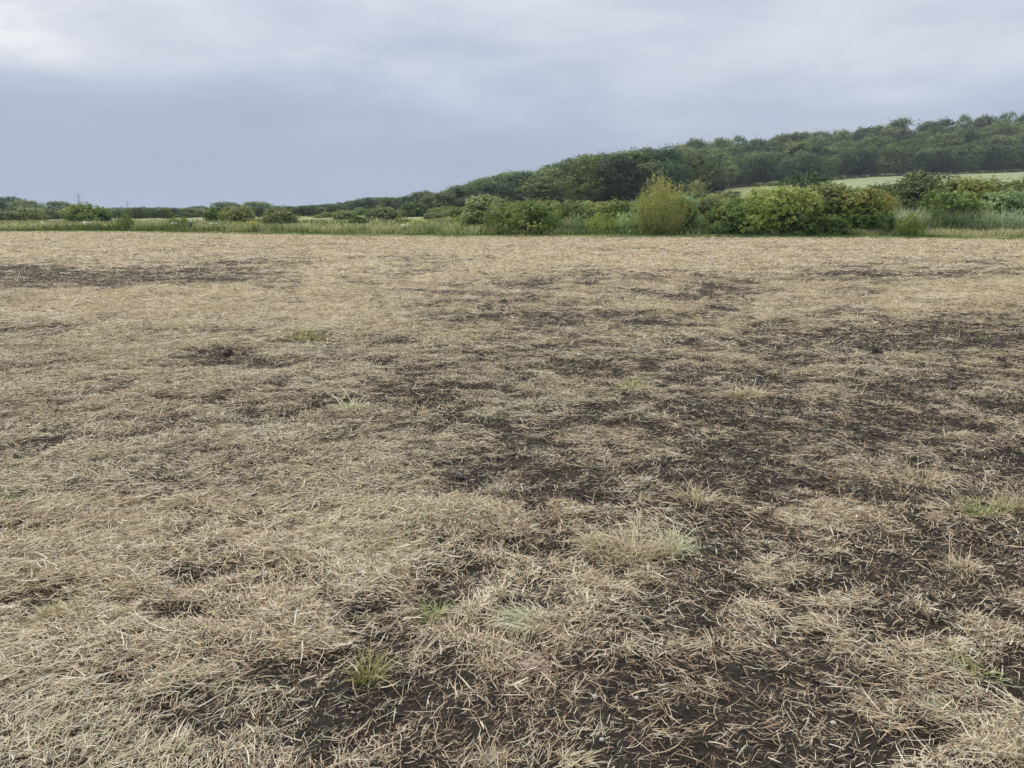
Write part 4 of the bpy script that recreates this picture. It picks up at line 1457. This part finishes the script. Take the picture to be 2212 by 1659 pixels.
for i, (q, off) in enumerate([(560, 1.4), (245, 1.5), (705, 2.0)]):
    flower_plant('ragwort', ['yellow flowered ragwort in the verge below the hawthorn with bare twigs', 'faint yellow flowering weed right beside the left sapling', 'yellow flowered weed in the verge between hawthorn and little round bush'][i], 'wildflower', q, off, (1.0, .7, .6)[i], (.50, .42, .05), (70, 26, 22)[i], 70 + i, 'yellow wildflowers in the verge')
for i, (q, off) in enumerate([(117, 1.3), (204, 1.6), (392, 1.5), (478, 1.8), (880, 1.4)]):
    flower_plant('cow_parsley', ['white umbel flower nearest the left edge in the verge', 'white umbel flower between left edge and first sapling', 'white umbel flower under the wide sapling', 'white umbel flower under the rounded green bush', 'white umbel flower in the verge below the oval tree'][i], 'wildflower', q, off, .9, (.62, .64, .56), 26, 80 + i, 'white umbel flowers in the verge')


# ------------------------------------------------------------------ fence at the top of the pasture
def build_fence():
    m_post = bark_mat('weathered_post', (.28, .26, .23), (.48, .46, .42))
    m_pale = bark_mat('pale_post', (.5, .5, .48), (.7, .7, .68))
    m_wire, t = new_mat('fence_wire')
    b = N(t, 'ShaderNodeBsdfPrincipled')
    b.inputs['Base Color'].default_value = (.25, .26, .27, 1)
    b.inputs['Metallic'].default_value = .7
    b.inputs['Roughness'].default_value = .5
    out = N(t, 'ShaderNodeOutputMaterial')
    t.links.new(b.outputs[0], out.inputs[0])
    xs = np.cumsum(4.2 + 3.4 * np.random.default_rng(4).random(30)) + 82
    ys = wood_edge(xs) - 18
    zs = terrain(xs, ys) + .3
    root = thing('wire_fence', 'wire fence with grey posts along the top of the pasture below the wood', 'fence', (xs[0], ys[0], zs[0]))
    o0 = np.array([xs[0], ys[0], zs[0]])
    for i, (x, y, z) in enumerate(zip(xs, ys, zs)):
        hp = 1.25 + .15 * math.sin(i * 2.7)
        V, Q = tube_np([[0, 0, -.3], [.02 * math.sin(i), 0, hp * .5], [.05 * math.sin(i * 1.7), 0, hp], [.05 * math.sin(i * 1.7), 0, hp + .04]], [.08, .08, .075, .02], 8)
        me = mesh_np('post', V, Q, None, True)
        o = link('post', me, m_pale if i in (9, 14) else m_post, root)
        o.location = np.array([x, y, z]) - o0
    bw = Buf()
    for hgt in (.45, .85, 1.25):
        V, Q = tube_np([np.array([x, y, z + hgt]) - o0 for x, y, z in zip(xs, ys, zs)], [.012] * len(xs), 4)
        bw.add(V, Q)
    link('wire', bw.mesh('wire'), m_wire, root)


build_fence()


# ------------------------------------------------------------------ marker post in the verge
def build_marker(q, lab, hgt):
    u = (q * QS - 512) / F
    Y = float(edge_y(u)) + 3.0
    root = thing('marker_post', lab, 'post', (u * Y, Y, 0))
    V, Q = tube_np([[0, 0, -.3], [0, 0, hgt * .5], [0, 0, hgt], [0, 0, hgt + .01]], [.09, .09, .085, .01], 8)
    link('post', mesh_np('post', V, Q, None, True), bark_mat('dark_post', (.03, .03, .035), (.06, .06, .06)), root)
    V, Q = tube_np([[0, 0, hgt + .01], [0, 0, hgt + .2], [0, 0, hgt + .3], [0, 0, hgt + .31]], [.11, .13, .11, .01], 8)
    link('cap', mesh_np('cap', V, Q, None, True), bark_mat('pale_cap', (.4, .4, .4), (.55, .55, .55)), root)


build_marker(428, 'dark marker post with pale cap standing in the verge right of the wide sapling', .9)


# ------------------------------------------------------------------ pylons far behind the trees
def pylon_mesh(H):
    body, arms = Buf(), Buf()

    def bar(bf, a, b, r):
        V, Q = tube_np([a, (np.array(a) + np.array(b)) / 2, b], [r, r, r], 4)
        bf.add(V, Q)
    lv = [0, .14, .28, .42, .55, .66, .76, .85, .93]
    hw = [.085, .070, .055, .042, .032, .026, .022, .019, .016]
    for k in range(len(lv) - 1):
        a, b, wa, wb = lv[k] * H, lv[k + 1] * H, hw[k] * H, hw[k + 1] * H
        ca = [(-wa, -wa, a), (wa, -wa, a), (wa, wa, a), (-wa, wa, a)]
        cb = [(-wb, -wb, b), (wb, -wb, b), (wb, wb, b), (-wb, wb, b)]
        for i in range(4):
            bar(body, ca[i], cb[i], .0065 * H)
            bar(body, ca[i], cb[(i + 1) % 4], .0035 * H)
            bar(body, ca[(i + 1) % 4], cb[i], .0035 * H)
            bar(body, cb[i], cb[(i + 1) % 4], .003 * H)
    for i in range(4):
        s = [(-1, -1), (1, -1), (1, 1), (-1, 1)][i]
        bar(body, (s[0] * .016 * H, s[1] * .016 * H, .93 * H), (0, 0, H), .005 * H)
    for hgt, wd in ((.62, .13), (.75, .17), (.87, .12)):
        for sx in (-1, 1):
            for sy in (-1, 1):
                bar(arms, (sx * .02 * H, sy * .02 * H, hgt * H), (sx * wd * H, 0, hgt * H + .005 * H), .004 * H)
                bar(arms, (sx * .02 * H, sy * .02 * H, (hgt + .045) * H), (sx * wd * H, 0, hgt * H + .005 * H), .004 * H)
            bar(arms, (sx * wd * H, 0, hgt * H), (sx * wd * H, 0, (hgt - .045) * H), .005 * H)
    return body.mesh('tower', False), arms.mesh('crossarms', False)


def build_pylons():
    m, t = new_mat('galvanised_steel')
    b = N(t, 'ShaderNodeBsdfPrincipled')
    b.inputs['Base Color'].default_value = (.20, .21, .23, 1)
    b.inputs['Metallic'].default_value = .4
    b.inputs['Roughness'].default_value = .6
    out = N(t, 'ShaderNodeOutputMaterial')
    t.links.new(b.outputs[0], out.inputs[0])
    H = 50
    body, arms = pylon_mesh(H)
    body.materials.append(m); arms.materials.append(m)
    for q, top, lab in ((174, 415, 'tallest of the three faint pylons, leftmost, above the bright green bush'), (278, 433, 'middle one of the three faint pylons'), (348, 443, 'smallest and faintest of the three pylons')):
        Y = 1500.0
        for _ in range(6):
            Y = Y * H / max(height_for(top, Y, 0), 1)
        X, Y, z = pos_for(q, Y)
        root = thing('electricity_pylon', lab, 'pylon', (X, Y, -.5), 'pylons on the horizon')
        root.rotation_euler = (0, 0, .5)
        for nm, me in (('tower', body), ('crossarms', arms)):
            o = bpy.data.objects.new(nm, me)
            C.objects.link(o)
            o.parent = root


build_pylons()


# ------------------------------------------------------------------ haze
def build_haze():
    x0, x1, y0, y1, z0, z1 = -12000, 12000, -120, 5000, -2, 95
    V = [(x, y, z) for z in (z0, z1) for y in (y0, y1) for x in (x0, x1)]
    Q = [(0, 2, 3, 1), (4, 5, 7, 6), (0, 1, 5, 4), (2, 6, 7, 3), (0, 4, 6, 2), (1, 3, 7, 5)]
    me = mesh_np('haze', np.array(V, float), np.array(Q))
    m, t = new_mat('haze_air')
    v = N(t, 'ShaderNodeVolumePrincipled')
    v.inputs['Color'].default_value = (.72, .80, .95, 1)
    v.inputs['Density'].default_value = .00021
    v.inputs['Anisotropy'].default_value = 0.0
    out = N(t, 'ShaderNodeOutputMaterial')
    t.links.new(v.outputs[0], out.inputs['Volume'])
    o = link('haze', me, m)
    o.visible_shadow = True
    tag(o, 'thin pale blue haze over the land', 'haze', kind='stuff')


build_haze()

for _o in C.objects:
    _l = _o.get('label')
    if _l and not 4 <= len(_l.replace('-', ' ').split()) <= 16:
        print('LABEL LENGTH', len(_l.split()), _l)
